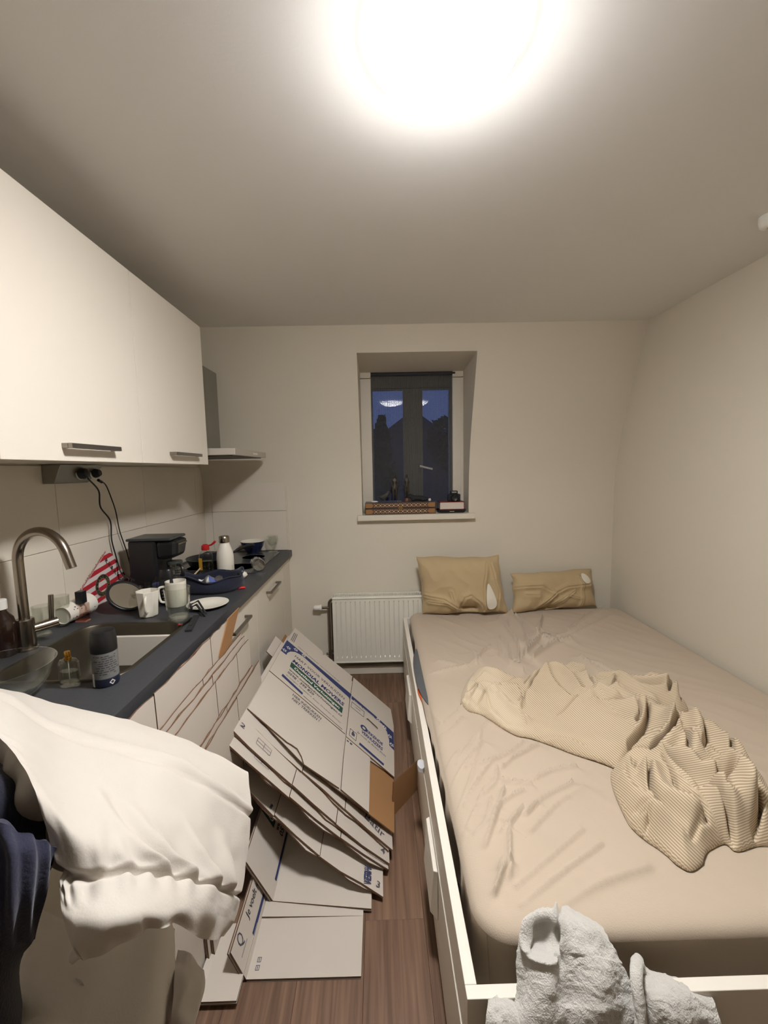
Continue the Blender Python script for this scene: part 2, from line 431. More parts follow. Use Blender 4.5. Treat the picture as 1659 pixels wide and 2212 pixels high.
l.new(tr.outputs[0], mxs.inputs[1]); l.new(bs.outputs[0], mxs.inputs[2]); l.new(mxs.outputs[0], n['Material Output'].inputs['Surface'])
bl = thing('roller_blind', 'grey see-through roller blind let down over the window', 'blind', (.255, YW, zt))
MB().box((fx0 + .002, YW + .012, OZ0 + .004), (fx1 - .002, YW + .0128, zt - .02)).build('cloth', bm_, bl)
MB().tube([(fx0 + .004, YW + .012, zt - .014), (fx1 + .02, YW + .012, zt - .014)], .014, 14).build('roller', mat('blind_dark', (52, 52, 56), .8), bl, smooth=True)
MB().box((fx0 + .002, YW + .007, OZ0 + .002), (fx1 - .002, YW + .018, OZ0 + .014)).build('bottom_bar', mat('blind_bar', (120, 118, 112), .5), bl)

# outside at dusk: roofs and trees
M_OUT = mat('far_brick', (78, 74, 84), .9, var=.2, vscale=1); M_OUTR = mat('far_roof', (66, 68, 84), .9, var=.2, vscale=1); M_OUTT = mat('far_leaves', (44, 50, 56), .95, var=.3, vscale=2)
def house(x0, x1, y, zr, ze, lab, grp=None, gable=False):
    t = thing('outside_house', lab, 'house', ((x0 + x1) / 2, y, -6))
    MB().box((x0, y, -6), (x1, y + 7, ze)).build('wall', M_OUT, t)
    m = MB()
    if gable:
        c = (x0 + x1) / 2
        m.add([(x0 - .3, y - .2, ze), (x1 + .3, y - .2, ze), (c, y - .2, zr), (x0 - .3, y + 7, ze), (x1 + .3, y + 7, ze), (c, y + 7, zr)], [(0, 1, 2), (3, 5, 4), (0, 3, 4, 1), (1, 4, 5, 2), (2, 5, 3, 0)])
    else:
        m.add([(x0 - .3, y - .2, ze), (x1 + .3, y - .2, ze), (x1 + .3, y + 7.2, ze), (x0 - .3, y + 7.2, ze), (x0 + .3, y + 3, zr), (x1 - .3, y + 3, zr)], [(0, 1, 5, 4), (2, 3, 4, 5), (1, 2, 5), (0, 4, 3), (0, 3, 2, 1)])
    m.build('roof', M_OUTR, t)
    return t
hz = lambda px, py, Y: at(px, py, 1, Y)
p = hz(760, 958, 34); q = hz(905, 922, 34)
house(p.x - 6, q.x + .3, 34, hz(840, 926, 37).z, hz(840, 960, 34).z, 'dark roof outline behind the left window pane')
house(hz(905, 0, 22).x - 1.6, hz(925, 0, 22).x + .1, 22, hz(905, 885, 22).z, hz(905, 928, 22).z, 'dark steep gabled roof behind the middle of the window', gable=True)
house(hz(915, 0, 44).x, hz(985, 0, 44).x + 4, 44, hz(950, 927, 47).z, hz(950, 950, 44).z, 'dark low roof outline behind the right window pane')
def far_tree(px, py, Y, w, lab, conifer):
    top = hz(px, py, Y); t = thing('outside_tree', lab, 'tree', (top.x, Y, -6))
    MB().tube([(top.x, Y, -6), (top.x, Y, top.z - 1)], .18, 6).build('trunk', M_OUT, t)
    m = MB(); rnd = random.Random(px)
    for i in range(420):
        f_ = rnd.random(); a = rnd.random() * 6.28
        rad = w * (f_ if conifer else math.sqrt(max(0, 1 - (2 * f_ - 1) ** 2))) * (.75 + .4 * rnd.random())
        c = Vector((top.x + rad * math.cos(a), Y + rad * math.sin(a), top.z - f_ * (3.2 if conifer else 2.2 * w)))
        s_ = .16 + .12 * rnd.random(); d1 = Vector((rnd.uniform(-1, 1), rnd.uniform(-1, 1), rnd.uniform(-1, 1))) * s_; d2 = Vector((rnd.uniform(-1, 1), rnd.uniform(-1, 1), rnd.uniform(-1, 1))) * s_
        m.add([c - d1, c + d2, c + d1, c - d2], [(0, 1, 2, 3)])
    o = m.build('crown', M_OUTT, t, fix=False)
far_tree(825, 903, 18, .65, 'dark pointed treetop behind the left window pane', True)
far_tree(985, 900, 17, 1.0, 'dark round treetop at the right edge of the window', False)

# ------------------------------------------------------------------ ceiling lamp and detector
lm = bpy.data.materials.new('opal_glass_lit'); lm.use_nodes = True
n = lm.node_tree.nodes; em = n.new('ShaderNodeEmission'); em.inputs[0].default_value = (*LAMP_COLOR, 1); em.inputs[1].default_value = LAMP_STRENGTH
tcl = n.new('ShaderNodeTexCoord'); spl = n.new('ShaderNodeSeparateXYZ'); mrl = n.new('ShaderNodeMapRange')   # the diode plate shines down: the rim of the bowl is dimmer
mrl.inputs[1].default_value = .0; mrl.inputs[2].default_value = .055; mrl.inputs[3].default_value = LAMP_STRENGTH; mrl.inputs[4].default_value = LAMP_STRENGTH * LAMP_RIM
lm.node_tree.links.new(tcl.outputs['Object'], spl.inputs[0]); lm.node_tree.links.new(spl.outputs['Z'], mrl.inputs[0]); lm.node_tree.links.new(mrl.outputs[0], em.inputs[1])
lm.node_tree.links.new(em.outputs[0], n['Material Output'].inputs['Surface'])
LX, LY = .153, .937
lamp = thing('ceiling_lamp', 'round white glowing opal glass lamp on the ceiling', 'ceiling lamp', (LX, LY, ZC))
MB().lathe([(.120, ZC - .003), (.120, ZC)], 40, (LX, LY, 0)).build('base_ring', M_PLAST, lamp, smooth=True)
MB().lathe([(.156 * r, ZC + .0786 * z) for r, z in ((0, -1), (.2, -.99), (.45, -.93), (.7, -.8), (.88, -.6), (.97, -.4), (1, -.25), (.97, -.14), (.85, -.05), (0, -.05))], 56, (LX, LY, 0)).build('glass_shade', lm, lamp, smooth=True, angle=180)
p = at(1659, 466, 2, ZC)
sd = thing('smoke_detector', 'small white round smoke detector on the ceiling by the right wall', 'detector', (p.x + .01, p.y, ZC))
MB().lathe([(0, ZC - .04), (.022, ZC - .04), (.03, ZC - .034), (.034, ZC - .018), (.034, ZC)], 28, (p.x + .01, p.y, 0)).build('detector_body', M_PLAST, sd, smooth=True)
MB().lathe([(0, ZC - .043), (.008, ZC - .043), (.008, ZC - .039)], 14, (p.x + .005, p.y - .004, 0)).build('test_button', M_CABI, sd)

# ------------------------------------------------------------------ wall cabinets, hood
XD = -.871
def bar_handle(name, parent, a, b, out, m=M_HANDLE, w=.012, th=.012, dn=(0, 0, 1)):
    """a square bar from a to b standing off the door on two legs"""
    a = Vector(a); b = Vector(b); out = Vector(out); dn = Vector(dn) * w / 2; u = (b - a).normalized()
    mb = MB()
    def bar(p, q, side, half):
        side = side.normalized() * half
        mb.hexa([p - side - dn, q - side - dn, q + side - dn, p + side - dn, p - side + dn, q - side + dn, q + side + dn, p + side + dn])
    o1 = out - out.normalized() * th / 2
    bar(a + o1, b + o1, out, th / 2)
    bar(a + u * th / 2, a + u * th / 2 + out - out.normalized() * th, u, th / 2); bar(b - u * th / 2, b - u * th / 2 + out - out.normalized() * th, u, th / 2)
    return mb.build(name, m, parent, bevel=.001)
ys = [.395, .991, 1.585, 2.190]
labs = ['white wall cabinet mostly outside the left edge of the photo', 'larger-looking white wall cabinet with the left bar handle', 'white wall cabinet next to the steel cooker hood']
for i in range(3):
    a, b = ys[i], ys[i + 1]
    t = thing('wall_cabinet', labs[i], 'cabinet', ((XL + XD) / 2, (a + b) / 2, 1.511), 'wall cabinets')
    c = MB(); zb, ztp = 1.512, 2.190
    c.box((XL, a + .0005, zb), (XD - .02, a + .018, ztp)); c.box((XL, b - .018, zb), (XD - .02, b - .0005, ztp)); c.box((XL, a + .018, zb), (XD - .02, b - .018, zb + .018)); c.box((XL, a + .018, ztp - .018), (XD - .02, b - .018, ztp)); c.box((XL, a + .018, zb + .018), (XL + .006, b - .018, ztp - .018))
    c.build('body', M_CABW, t)
    d = MB().box((XD - .019, a + .0012, zb - .002), (XD, b - .0012, ztp)).build('door', M_CABW, t, bevel=.0012)
    m0 = (1.185, 1.41) if i == 1 else (1.79, 2.05) if i == 2 else (.60, .83)
    zz = 1.552
    bar_handle('handle', d, (XD, m0[0], zz), (XD, m0[1], zz), (.030, 0, 0), w=.014, th=.012)
hood = thing('cooker_hood', 'steel cooker hood with a flat front and grey chimney', 'cooker hood', (-1.0, 2.49, 1.55))
YH0, YH1 = 2.200, 2.80
MB().add([(XL, YH0, 1.558), (-.735, YH0, 1.558), (-.735, YH1, 1.558), (XL, YH1, 1.558), (XL, YH0, 1.60), (-.735, YH0, 1.592), (-.735, YH1, 1.592), (XL, YH1, 1.60)],
         [(0, 3, 2, 1), (4, 5, 6, 7), (0, 1, 5, 4), (1, 2, 6, 5), (2, 3, 7, 6), (3, 0, 4, 7)]).build('canopy', M_HOODF, hood, bevel=.002)
MB().box((XL + .03, YH0 + .03, 1.553), (-.76, YH1 - .03, 1.559)).build('filter_grille', mat('filter_dark', (90, 90, 88), .5, metal=.8), hood)
MB().box((XL, 2.335, 1.597), (-.972, 2.648, 2.068)).build('chimney', M_HOOD, hood, bevel=.002)
MB().box((-.736, 2.52, 1.570), (-.733, 2.60, 1.580)).build('button_panel', M_PLAST, hood)

# ------------------------------------------------------------------ base cabinets and worktop
XF = -.645; XCF = -.622
by = [.93, 1.53, 2.13, 2.735]
blab = ['white base cabinet below the sink', 'white base cabinet whose handle has the brown strip of cardboard', 'white base cabinet at the far end beside the radiator wall']
for i in range(3):
    a, b = by[i], by[i + 1]
    t = thing('base_cabinet', blab[i], 'cabinet', (-.94, (a + b) / 2, 0), 'base cabinets')
    c = MB(); z0, z1 = .12, .872; xb = XF - .02
    xa = XL + .010; c.box((xa, a + .0005, z0), (xb, a + .018, z1)); c.box((xa, b - .018, z0), (xb, b - .0005, z1)); c.box((xa, a + .018, z0), (xb, b - .018, z0 + .018)); c.box((xa, a + .018, z0 + .018), (xa + .006, b - .018, z1))
    c.build('body', M_CABW, t)
    d = MB().box((XF - .019, a + .0015, z0 - .01), (XF, b - .0015, .862)).build('door', M_CABW, t, bevel=.0012)
    MB().box((XF - .06, a, 0), (XF - .05, b, z0 - .002)).build('plinth', M_CABW, t)
    m_ = (a + b) / 2
    bar_handle('handle', d, (XF, m_ - .115, .790), (XF, m_ + .115, .790), (.034, 0, 0), w=.012, th=.012)
tag(MB().box((XF - .03, 2.7365, 0), (XF, YB - .001, .868)).build('filler_panel', M_CABW, bevel=.001), 'narrow white filler panel between the far base cabinet and the wall', 'panel')

tag(MB().box((XL + .010, .908, 0), (XF, .9285, .868)).build('end_panel', M_CABW, bevel=.001), 'white end panel closing the near end of the kitchen, behind the duvet', 'panel')

def rrect(x0, y0, x1, y1, r, n=8, rr=None):
    out = []
    for (cx, cy, a0, rad) in ((x1 - r, y1 - r, 0, r), (x0 + r, y1 - r, 90, r), (x0 + r, y0 + r, 180, r), (x1 - r, y0 + r, 270, r)):
        for k in range(n + 1):
            a = R(a0 + 90 * k / n); out.append((cx + rad * math.cos(a), cy + rad * math.sin(a)))
    return out
SX0, SX1, SY0, SY1 = -1.085, -.728, 1.105, 1.535
wt = thing('worktop', 'long dark grey kitchen worktop with a steel sink let in', 'worktop', (-.93, 1.6, ZW - .04))
MB().prism([(XL + .002, .885), (XCF, .885), (XCF, YB - .01), (XL + .002, YB - .01)], ((0, 0, ZW), (1, 0, 0), (0, 1, 0)), .040, (0, 0), [list(reversed(rrect(SX0, SY0, SX1, SY1, .07)))]).build('slab', M_COUNTER, wt)
snk = thing('sink', 'stainless steel sink basin let into the grey worktop', 'sink', ((SX0 + SX1) / 2, (SY0 + SY1) / 2, ZW))
m = MB(); loops = []
for (d, z, r_) in ((-.012, ZW + .0005, .082), (-.010, ZW + .003, .08), (0.0, ZW + .003, .07), (.004, ZW - .004, .066), (.012, ZW - .10, .06), (.022, ZW - .150, .055), (.05, ZW - .168, .04), (.12, ZW - .172, .03)):
    loops.append([Vector((x, y, z)) for x, y in rrect(SX0 + d, SY0 + d, SX1 - d, SY1 - d, r_)])
nn = len(loops[0])
m.grid([lp + [lp[0]] for lp in loops])
m.add(loops[-1], [tuple(range(nn))])
m.build('basin', M_SINK, snk, smooth=True, angle=60)
MB().lathe([(0, .002), (.03, .002), (.04, 0), (.04, -.004)], 24, ((SX0 + SX1) / 2, (SY0 + SY1) / 2, ZW - .169)).build('drain', M_TAP, snk, smooth=True)
hob = thing('ceramic_hob', 'black glass ceramic hob let into the worktop under the hood', 'hob', (-.93, 2.56, ZW))
HX0, HX1, HY0, HY1 = -1.18, -.685, 2.27, 2.85
MB().box((HX0, HY0, ZW + .0003), (HX1, HY1, ZW + .005)).build('glass_plate', mat('black_glass', (52, 54, 58), .22, coat=.3), hob, bevel=.001)
for (x, y, r_) in ((-1.05, 2.42, .07), (-.82, 2.42, .09), (-1.05, 2.70, .09), (-.82, 2.70, .07)):
    mb = MB(); mb.lathe([(r_, 0), (r_ + .003, .0003), (r_ + .004, 0)], 36, (x, y, ZW + .0052)); mb.build('cooking_zone', mat('zone_grey', (120, 120, 122), .5), hob)
tp = thing('tap', 'tall curved steel mixer tap behind the sink', 'tap', (-1.145, 1.318, ZW))
TX, TY = -1.145, 1.325
MB().lathe([(.030, 0), (.030, .006), (.0255, .008), (.0255, .098), (.022, .102), (0, .102)], 28, (TX, TY, ZW)).build('tap_body', M_TAP, tp, smooth=True)
dirx = Vector((math.cos(R(-12)), math.sin(R(-12)), 0))
sp = [Vector((TX, TY, ZW + .09)), Vector((TX, TY, ZW + .20)), Vector((TX, TY, ZW + .285))] + arc((TX + dirx.x * .095, TY + dirx.y * .095, ZW + .29), .095, 180, 15, 22, dirx, (0, 0, 1))
e = sp[-1]; tdir = (sp[-1] - sp[-2]).normalized(); sp.append(e + tdir * .045)
MB().tube(sp, .0145, 18).build('spout', M_TAP, tp, smooth=True)
l0 = Vector((TX, TY, ZW + .062)); ld = Vector((.55, .8, .05)).normalized()
lv = MB(); lv.tube([l0 + ld * .02, l0 + ld * .085], .0165, 16); lv.build('lever_stub', M_TAP, tp, smooth=True)
MB().tube([l0 + ld * .07 + Vector((0, 0, .01)), l0 + ld * .075 + Vector((0, 0, .095))], .0075, 12).build('lever', M_TAP, tp, smooth=True)
#@@PART3
# ------------------------------------------------------------------ radiator on the back wall
rad = thing('radiator', 'white ribbed panel radiator below the window', 'radiator', (.1, 2.86, .12))
RX0, RX1, RZ0, RZ1, RY = -.338, .60, .120, .588, 2.848
rp = MB(); cols = []; pitch = .0335; nrib = int((RX1 - RX0 - .04) / pitch)
xs_ = [RX0]
prof = [(RX0, 0)]
for k in range(nrib):
    xa = RX0 + .02 + k * pitch
    prof += [(xa, 0), (xa + .002, .009), (xa + .006, .009), (xa + .008, 0)]
prof.append((RX1, 0))
def ribrow(z, f_): return [Vector((x, RY + d * f_, z)) for x, d in prof]
rp.grid([ribrow(RZ0, 0), ribrow(RZ0 + .030, 0), ribrow(RZ0 + .042, 1), ribrow(RZ1 - .042, 1), ribrow(RZ1 - .030, 0), ribrow(RZ1, 0)])
rp.build('front_panel', M_RAD, rad, fix=False)
MB().box((RX0, RY + .0095, RZ0), (RX1, RY + .014, RZ1)).build('water_panel', M_RAD, rad)
MB().box((RX0, RY + .080, RZ0), (RX1, RY + .094, RZ1)).build('rear_panel', M_RAD, rad)
MB().box((RX0 - .001, RY - .002, RZ0 - .002), (RX0 + .001, RY + .10, RZ1)).build('side_cover', M_RAD, rad)
MB().box((RX0, RY - .004, RZ0 - .004), (RX1, RY + .004, RZ0 + .004)).build('bottom_lip', M_RAD, rad, bevel=.001)
MB().tube([(RX0, RY - .0, RZ1 - .006), (RX1, RY - .0, RZ1 - .006)], .007, 8).build('top_lip', M_RAD, rad, smooth=True)
gr = MB()
for k in range(int((RX1 - RX0 - .02) / .0095)):
    x = RX0 + .014 + k * .0095
    gr.box((x, RY + .012, RZ1 - .006), (x + .005, RY + .092, RZ1 + .002))
gr.box((RX0 + .01, RY + .010, RZ1 - .006), (RX1, RY + .014, RZ1 + .004)); gr.box((RX0 + .01, RY + .09, RZ1 - .006), (RX1, RY + .094, RZ1 + .004))
tag(gr.build('top_grille', M_RAD, rad), kind='stuff')
PXp = RX0 - .030
MB().tube(spline([(RX0 + .01, RY + .05, RZ1 - .032), (RX0 - .012, RY + .05, RZ1 - .028), (PXp, RY + .05, RZ1 - .05), (PXp, RY + .05, RZ1 - .09), (PXp, RY + .05, .14)], 6), .0085, 10).build('supply_pipe', M_PIPE, rad, smooth=True)
MB().tube([(PXp + .018, RY + .07, RZ1 - .06), (PXp + .018, RY + .07, .02)], .007, 10).build('return_pipe', M_PIPE, rad, smooth=True)
MB().tube([(PXp - .055, RY + .05, RZ1 - .085), (PXp, RY + .05, RZ1 - .085)], .009, 12).build('valve_stem', M_TAP, rad, smooth=True)
MB(Matrix.Translation((PXp - .05, RY + .05, RZ1 - .085)) @ Matrix.Rotation(R(-90), 4, 'Y')).lathe([(.017, 0), (.021, .004), (.021, .016), (.017, .018), (.019, .022), (.018, .05), (.014, .056), (0, .057)], 24).build('thermostat_head', M_PLAST, rad, smooth=True)
fo = MB().tube([(PXp - .03, RY + .05, .165), (RX0 + .002, RY + .05, .165)], .008, 10); fo.tube([(PXp, RY + .05, .19), (PXp, RY + .05, .125)], .013, 10)
fo.build('foot_valve', M_PIPE, rad, smooth=True)

# ------------------------------------------------------------------ bed
BX0, BX1, BY0, BY1, BZ = .151, 1.655, .717, 2.836, .440
bed = thing('bed', 'white bed frame with drawers standing along the right wall', 'bed', (.9, 1.8, 0))
MB().box((BX0, BY0 + .024, .314), (BX0 + .024, BY1 - .024, BZ)).build('side_rail', M_BEDW, bed, bevel=.0012)
MB().box((BX1 - .024, BY0 + .024, .03), (BX1, BY1 - .024, BZ)).build('side_rail', M_BEDW, bed, bevel=.0012)
MB().box((BX0, BY0, 0), (BX1, BY0 + .0235, BZ)).build('foot_board', M_BEDW, bed, bevel=.0012)
MB().box((BX0, BY1 - .0235, 0), (BX1, BY1, BZ)).build('head_board', M_BEDW, bed, bevel=.0012)
MB().box((BX0 + .03, BY0 + .03, .19), (BX1 - .03, BY1 - .03, .21)).build('slat_base', M_BEDW, bed)
for a, b, q0, q1 in ((BY0 + .026, 1.775, (942, 1884), (925, 1763)), (1.78, BY1 - .026, (886, 1502), (878, 1457))):
    dr = MB().box((BX0 - .003, a, .022), (BX0 + .016, b, .309)).build('drawer', M_BEDW, bed, bevel=.001)
    h0, h1 = at(*q0, 2, .309).y, at(*q1, 2, .309).y
    MB().add([(BX0 - .004, h0, .150), (BX0 - .004, h1, .150), (BX0 - .004, h1, .309), (BX0 - .004, h0, .309), (BX0 - .026, h0 + .014, .166), (BX0 - .026, h1 - .014, .166), (BX0 - .0165, h1 - .006, .307), (BX0 - .0165, h0 + .006, .307)],
             [(0, 1, 2, 3), (4, 7, 6, 5), (0, 4, 5, 1), (1, 5, 6, 2), (2, 6, 7, 3), (3, 7, 4, 0)]).build('handle', M_BEDW, dr, bevel=.002)
MB().box((BX0 + .02, BY0 + .03, .0), (BX0 + .05, BY1 - .03, .02)).build('plinth', M_BLACKM, bed)

mt = thing('mattress', 'dark grey mattress with orange piping under the beige sheet', 'mattress', (.92, 1.81, .212))
MX0, MX1, MY0, MY1, MZ = .215, 1.620, .832, 2.800, .474
def bulge(y, z): return .060 * math.exp(-((y - 1.98) / .30) ** 4) * max(0, min(1, (z - .425) / .03))
P_ = []
for z, ins in ((.212, .02), (.225, .004), (.32, 0), (.42, 0), (.447, 0), (.468, .004), (MZ, .02)):
    row = []
    for k in range(61):
        y = MY0 + (MY1 - MY0) * k / 60; row.append(Vector((MX0 + ins - bulge(y, z), min(max(y, MY0 + ins), MY1 - ins), z)))
    for k in range(1, 10): row.append(Vector((MX0 + (MX1 - MX0) * k / 10, MY1 - ins, z)))
    for k in range(61):
        y = MY1 - (MY1 - MY0) * k / 60; row.append(Vector((MX1 - ins, min(max(y, MY0 + ins), MY1 - ins), z)))
    for k in range(1, 10): row.append(Vector((MX1 - (MX1 - MX0) * k / 10, MY0 + ins, z)))
    row.append(row[0].copy()); P_.append(row)
mm = MB(); mm.grid(P_); mm.add(P_[0], [tuple(range(len(P_[0]) - 1))]); mm.add(P_[-1], [tuple(range(len(P_[-1]) - 1))])
mm.build('core', M_FABG, mt, smooth=True)
pts = [(MX0 - bulge(y, .45) - .003, y, .452 - .02 * (y - 1.66)) for y in np.linspace(1.66, 1.86, 16)]
tag(MB().tube(pts, .005, 6).build('piping', mat('orange_piping', (226, 98, 40), .8), mt, smooth=True), 'orange piping')

def polyd(px, py, pl):
    """distance from points to a polyline"""
    d = np.full(px.shape, 1e9)
    for (a, b) in zip(pl[:-1], pl[1:]):
        ax, ay, bx, by_ = a[0], a[1], b[0], b[1]
        L2 = (bx - ax) ** 2 + (by_ - ay) ** 2 + 1e-12
        t = np.clip(((px - ax) * (bx - ax) + (py - ay) * (by_ - ay)) / L2, 0, 1)
        d = np.minimum(d, np.hypot(px - ax - t * (bx - ax), py - ay - t * (by_ - ay)))
    return d
def step(px, py, pl, w):
    """profile of a layer edge along a polyline: raised on the side of the lamp, falling off slowly there and steeply on the other side"""
    d = np.full(px.shape, 1e9); sg = np.zeros(px.shape)
    for (a, b) in zip(pl[:-1], pl[1:]):
        ax, ay, bx, by_ = a[0], a[1], b[0], b[1]; L2 = (bx - ax) ** 2 + (by_ - ay) ** 2 + 1e-12
        nx, ny = -(by_ - ay), bx - ax; ln = math.hypot(nx, ny) + 1e-12; nx, ny = nx / ln, ny / ln
        if nx * (.15 - ax) + ny * (.90 - ay) < 0: nx, ny = -nx, -ny
        t = np.clip(((px - ax) * (bx - ax) + (py - ay) * (by_ - ay)) / L2, 0, 1)
        dd = np.hypot(px - ax - t * (bx - ax), py - ay - t * (by_ - ay)); k = dd < d
        d = np.where(k, dd, d); sg = np.where(k, (px - ax) * nx + (py - ay) * ny, sg)
    end = np.exp(-np.maximum(d - np.abs(sg), 0) / .012)
    return end * np.where(sg > 0, np.exp(-d / (5.5 * w)), -.35 * np.exp(-(d / w) ** 2) + 0.65 * np.exp(-d / (.35 * w)) + .7 * np.exp(-(d / (.45 * w)) ** 2) * 0)
def fnoise(px, py, s, seed=0.0):
    out = np.empty(px.shape)
    for i, (a, b) in enumerate(zip(px.ravel(), py.ravel())): out.flat[i] = noise.noise((a * s + seed, b * s, seed))
    return out
ZS = .490
def bedpt(px, py, z=ZS):
    q = at(px, py, 2, z); return (q.x, q.y)
def bedline(pts, z=ZS):
    q = spline([at(x, y, 2, z) for x, y in pts], 5); return [(p.x, p.y) for p in q]
# fitted sheet: the creases follow those of the bed in the photograph
FOLDS = [  # points in the photograph, height, width
    ([(890, 1460), (940, 1455), (1005, 1443), (1030, 1430)], .007, .012),
    ([(1028, 1432), (1045, 1412), (1060, 1405)], .010, .011),
    ([(1080, 1345), (1105, 1375), (1118, 1398), (1135, 1405)], .013, .012),
    ([(1100, 1330), (1130, 1360), (1140, 1392), (1146, 1408)], .014, .011),
    ([(1172, 1340), (1166, 1362), (1162, 1378), (1190, 1388)], .012, .011),
    ([(1160, 1378), (1185, 1392), (1235, 1388)], .011, .010),
    ([(1135, 1420), (1150, 1404), (1168, 1384)], .014, .013),
    ([(1150, 1430), (1180, 1408), (1205, 1395)], .012, .012),
    ([(1120, 1400), (1122, 1420), (1118, 1436)], .011, .010),
    ([(1080, 1382), (1098, 1402), (1105, 1430)], .009, .012),
    ([(1078, 1420), (1100, 1438), (1130, 1452)], .010, .011),
    ([(1226, 1366), (1258, 1342), (1300, 1318)], .008, .012),
    ([(1240, 1372), (1280, 1352), (1325, 1330)], .005, .012),
    ([(1255, 1422), (1295, 1452), (1345, 1478)], .007, .011),
    ([(985, 1650), (1015, 1605), (1050, 1560)], .004, .013),
    ([(1000, 1740), (1030, 1690), (1060, 1650), (1080, 1640)], .006, .012),
    ([(1085, 1662), (1110, 1640), (1160, 1614)], .007, .011),
    ([(1045, 1720), (1072, 1690), (1075, 1662)], .006, .010),
    ([(1090, 1698), (1112, 1692), (1142, 1697)], .005, .008),
    ([(1050, 1830), (1075, 1760), (1090, 1710)], .006, .013),
    ([(1082, 1800), (1100, 1786), (1130, 1752)], .006, .011),
    ([(1106, 1900), (1104, 1850), (1102, 1802)], .009, .008),
    ([(1070, 1935), (1082, 1905), (1098, 1880)], .012, .009),
    ([(1080, 1890), (1092, 1872), (1104, 1870)], .011, .008),
    ([(1130, 1960), (1200, 1905), (1300, 1830)], .003, .02),
    ([(1120, 1920), (1180, 1870), (1260, 1800)], .003, .02),
    ([(1180, 1990), (1290, 1920), (1400, 1880)], .003, .025),
    ([(1150, 1800), (1200, 1745), (1260, 1700)], .003, .018),
    ([(960, 1560), (985, 1540), (1005, 1520)], .004, .011),
    ([(1020, 1650), (1035, 1610), (1040, 1580)], .004, .011)]
kb = lambda x, y: (821 + x / 1.136, 1166 + y / 1.136)
for pl in (((130, 480), (170, 470), (200, 440)), ((165, 620), (200, 560), (250, 500)), ((170, 690), (200, 640), (230, 560)), ((300, 600), (335, 603), (370, 605)), ((240, 640), (270, 600), (300, 590)), ((380, 590), (420, 570), (480, 560)),
           ((200, 760), (215, 700), (240, 650)), ((270, 700), (300, 650), (350, 620)), ((360, 680), (400, 640), (470, 600)), ((105, 430), (115, 480), (135, 540)), ((115, 380), (130, 420), (150, 450)), ((315, 200), (320, 240), (360, 270)),
           ((345, 190), (390, 230), (415, 260)), ((360, 240), (350, 290), (330, 310)), ((400, 190), (390, 220), (420, 240)), ((250, 300), (230, 280), (240, 310)), ((210, 560), (290, 540), (350, 500)), ((140, 300), (180, 310), (215, 316)), ((290, 250), (300, 290), (320, 315)),
           ((430, 240), (470, 225), (500, 190)), ((380, 260), (400, 270), (450, 260)), ((500, 300), (540, 310), (600, 345)), ((230, 720), (262, 690), (275, 640)), ((150, 590), (160, 560), (190, 520))):
    FOLDS.append(([kb(*p) for p in pl], .0058, .010))
SF = 1.7
SX_0, SX_1, SY_0, SY_1 = .190, 1.645, .789, 2.815
W_, L_ = SX_1 - SX_0, SY_1 - SY_0
sk = .20; st = .0052
sv = np.concatenate([np.linspace(-sk, -.002, 18), np.arange(0, W_, st), np.linspace(W_ + .002, W_ + sk, 12)])
tv = np.concatenate([np.linspace(-sk, -.002, 18), np.arange(0, L_, st), np.linspace(L_ + .002, L_ + sk, 12)])
S, T = np.meshgrid(sv, tv, indexing='ij')
xs2 = np.clip(S, 0, W_); ys2 = np.clip(T, 0, L_)
drop = np.maximum(np.maximum(-S, S - W_), np.maximum(-T, T - L_)); drop = np.maximum(drop, 0)
yw = SY_0 + ys2
hemk = np.exp(-((yw - 1.98) / .38) ** 4)
drop = np.where(S < 0, drop * (1 - hemk * (.80 + .12 * np.sin(yw * 17))), drop)
# round the corners of the plan
rc = .085
for sxn in (0, 1):
    for syn in (0, 1):
        cx_, cy_ = (rc if sxn == 0 else W_ - rc), (rc if syn == 0 else L_ - rc)
        ux = (cx_ - xs2) if sxn == 0 else (xs2 - cx_); uy = (cy_ - ys2) if syn == 0 else (ys2 - cy_)
        k = (ux > 0) & (uy > 0); r_ = np.hypot(ux, uy) + 1e-9; fct = np.where(k, np.maximum(ux, uy) / r_, 1)
        xs2 = np.where(k, cx_ + (xs2 - cx_) * fct, xs2); ys2 = np.where(k, cy_ + (ys2 - cy_) * fct, ys2)
X_, Y_ = SX_0 + xs2, SY_0 + ys2
edge = np.minimum(np.minimum(np.clip(S, 0, None), np.clip(W_ - S, 0, None)), np.minimum(np.clip(T, 0, None), np.clip(L_ - T, 0, None)))
re = .045; t_ = np.clip(1 - edge / re, 0, 1)
Z_ = ZS - re * (1 - np.sqrt(np.clip(1 - t_ * t_, 0, 1))) * .62 - drop
wgt = np.clip(edge / .11, 0, 1) * (drop <= 0)
Hh = np.zeros_like(Z_)
for pl, amp, wd in FOLDS:
    q = bedline(pl); d = polyd(X_, Y_, q)
    Hh += np.maximum(1.3 * amp * np.exp(-(d / (wd * .5)) ** 2) + 1.4 * amp * step(X_, Y_, q, wd * .6), 0) ** 3
Hh = SF * np.cbrt(Hh)
Hh += -.006 * np.abs(fnoise(X_ + .6 * Y_, Y_ * .5, 9.0, 3.1)) + .005 * fnoise(X_, Y_, 3.0, 7.7)
Z_ = Z_ + Hh * wgt
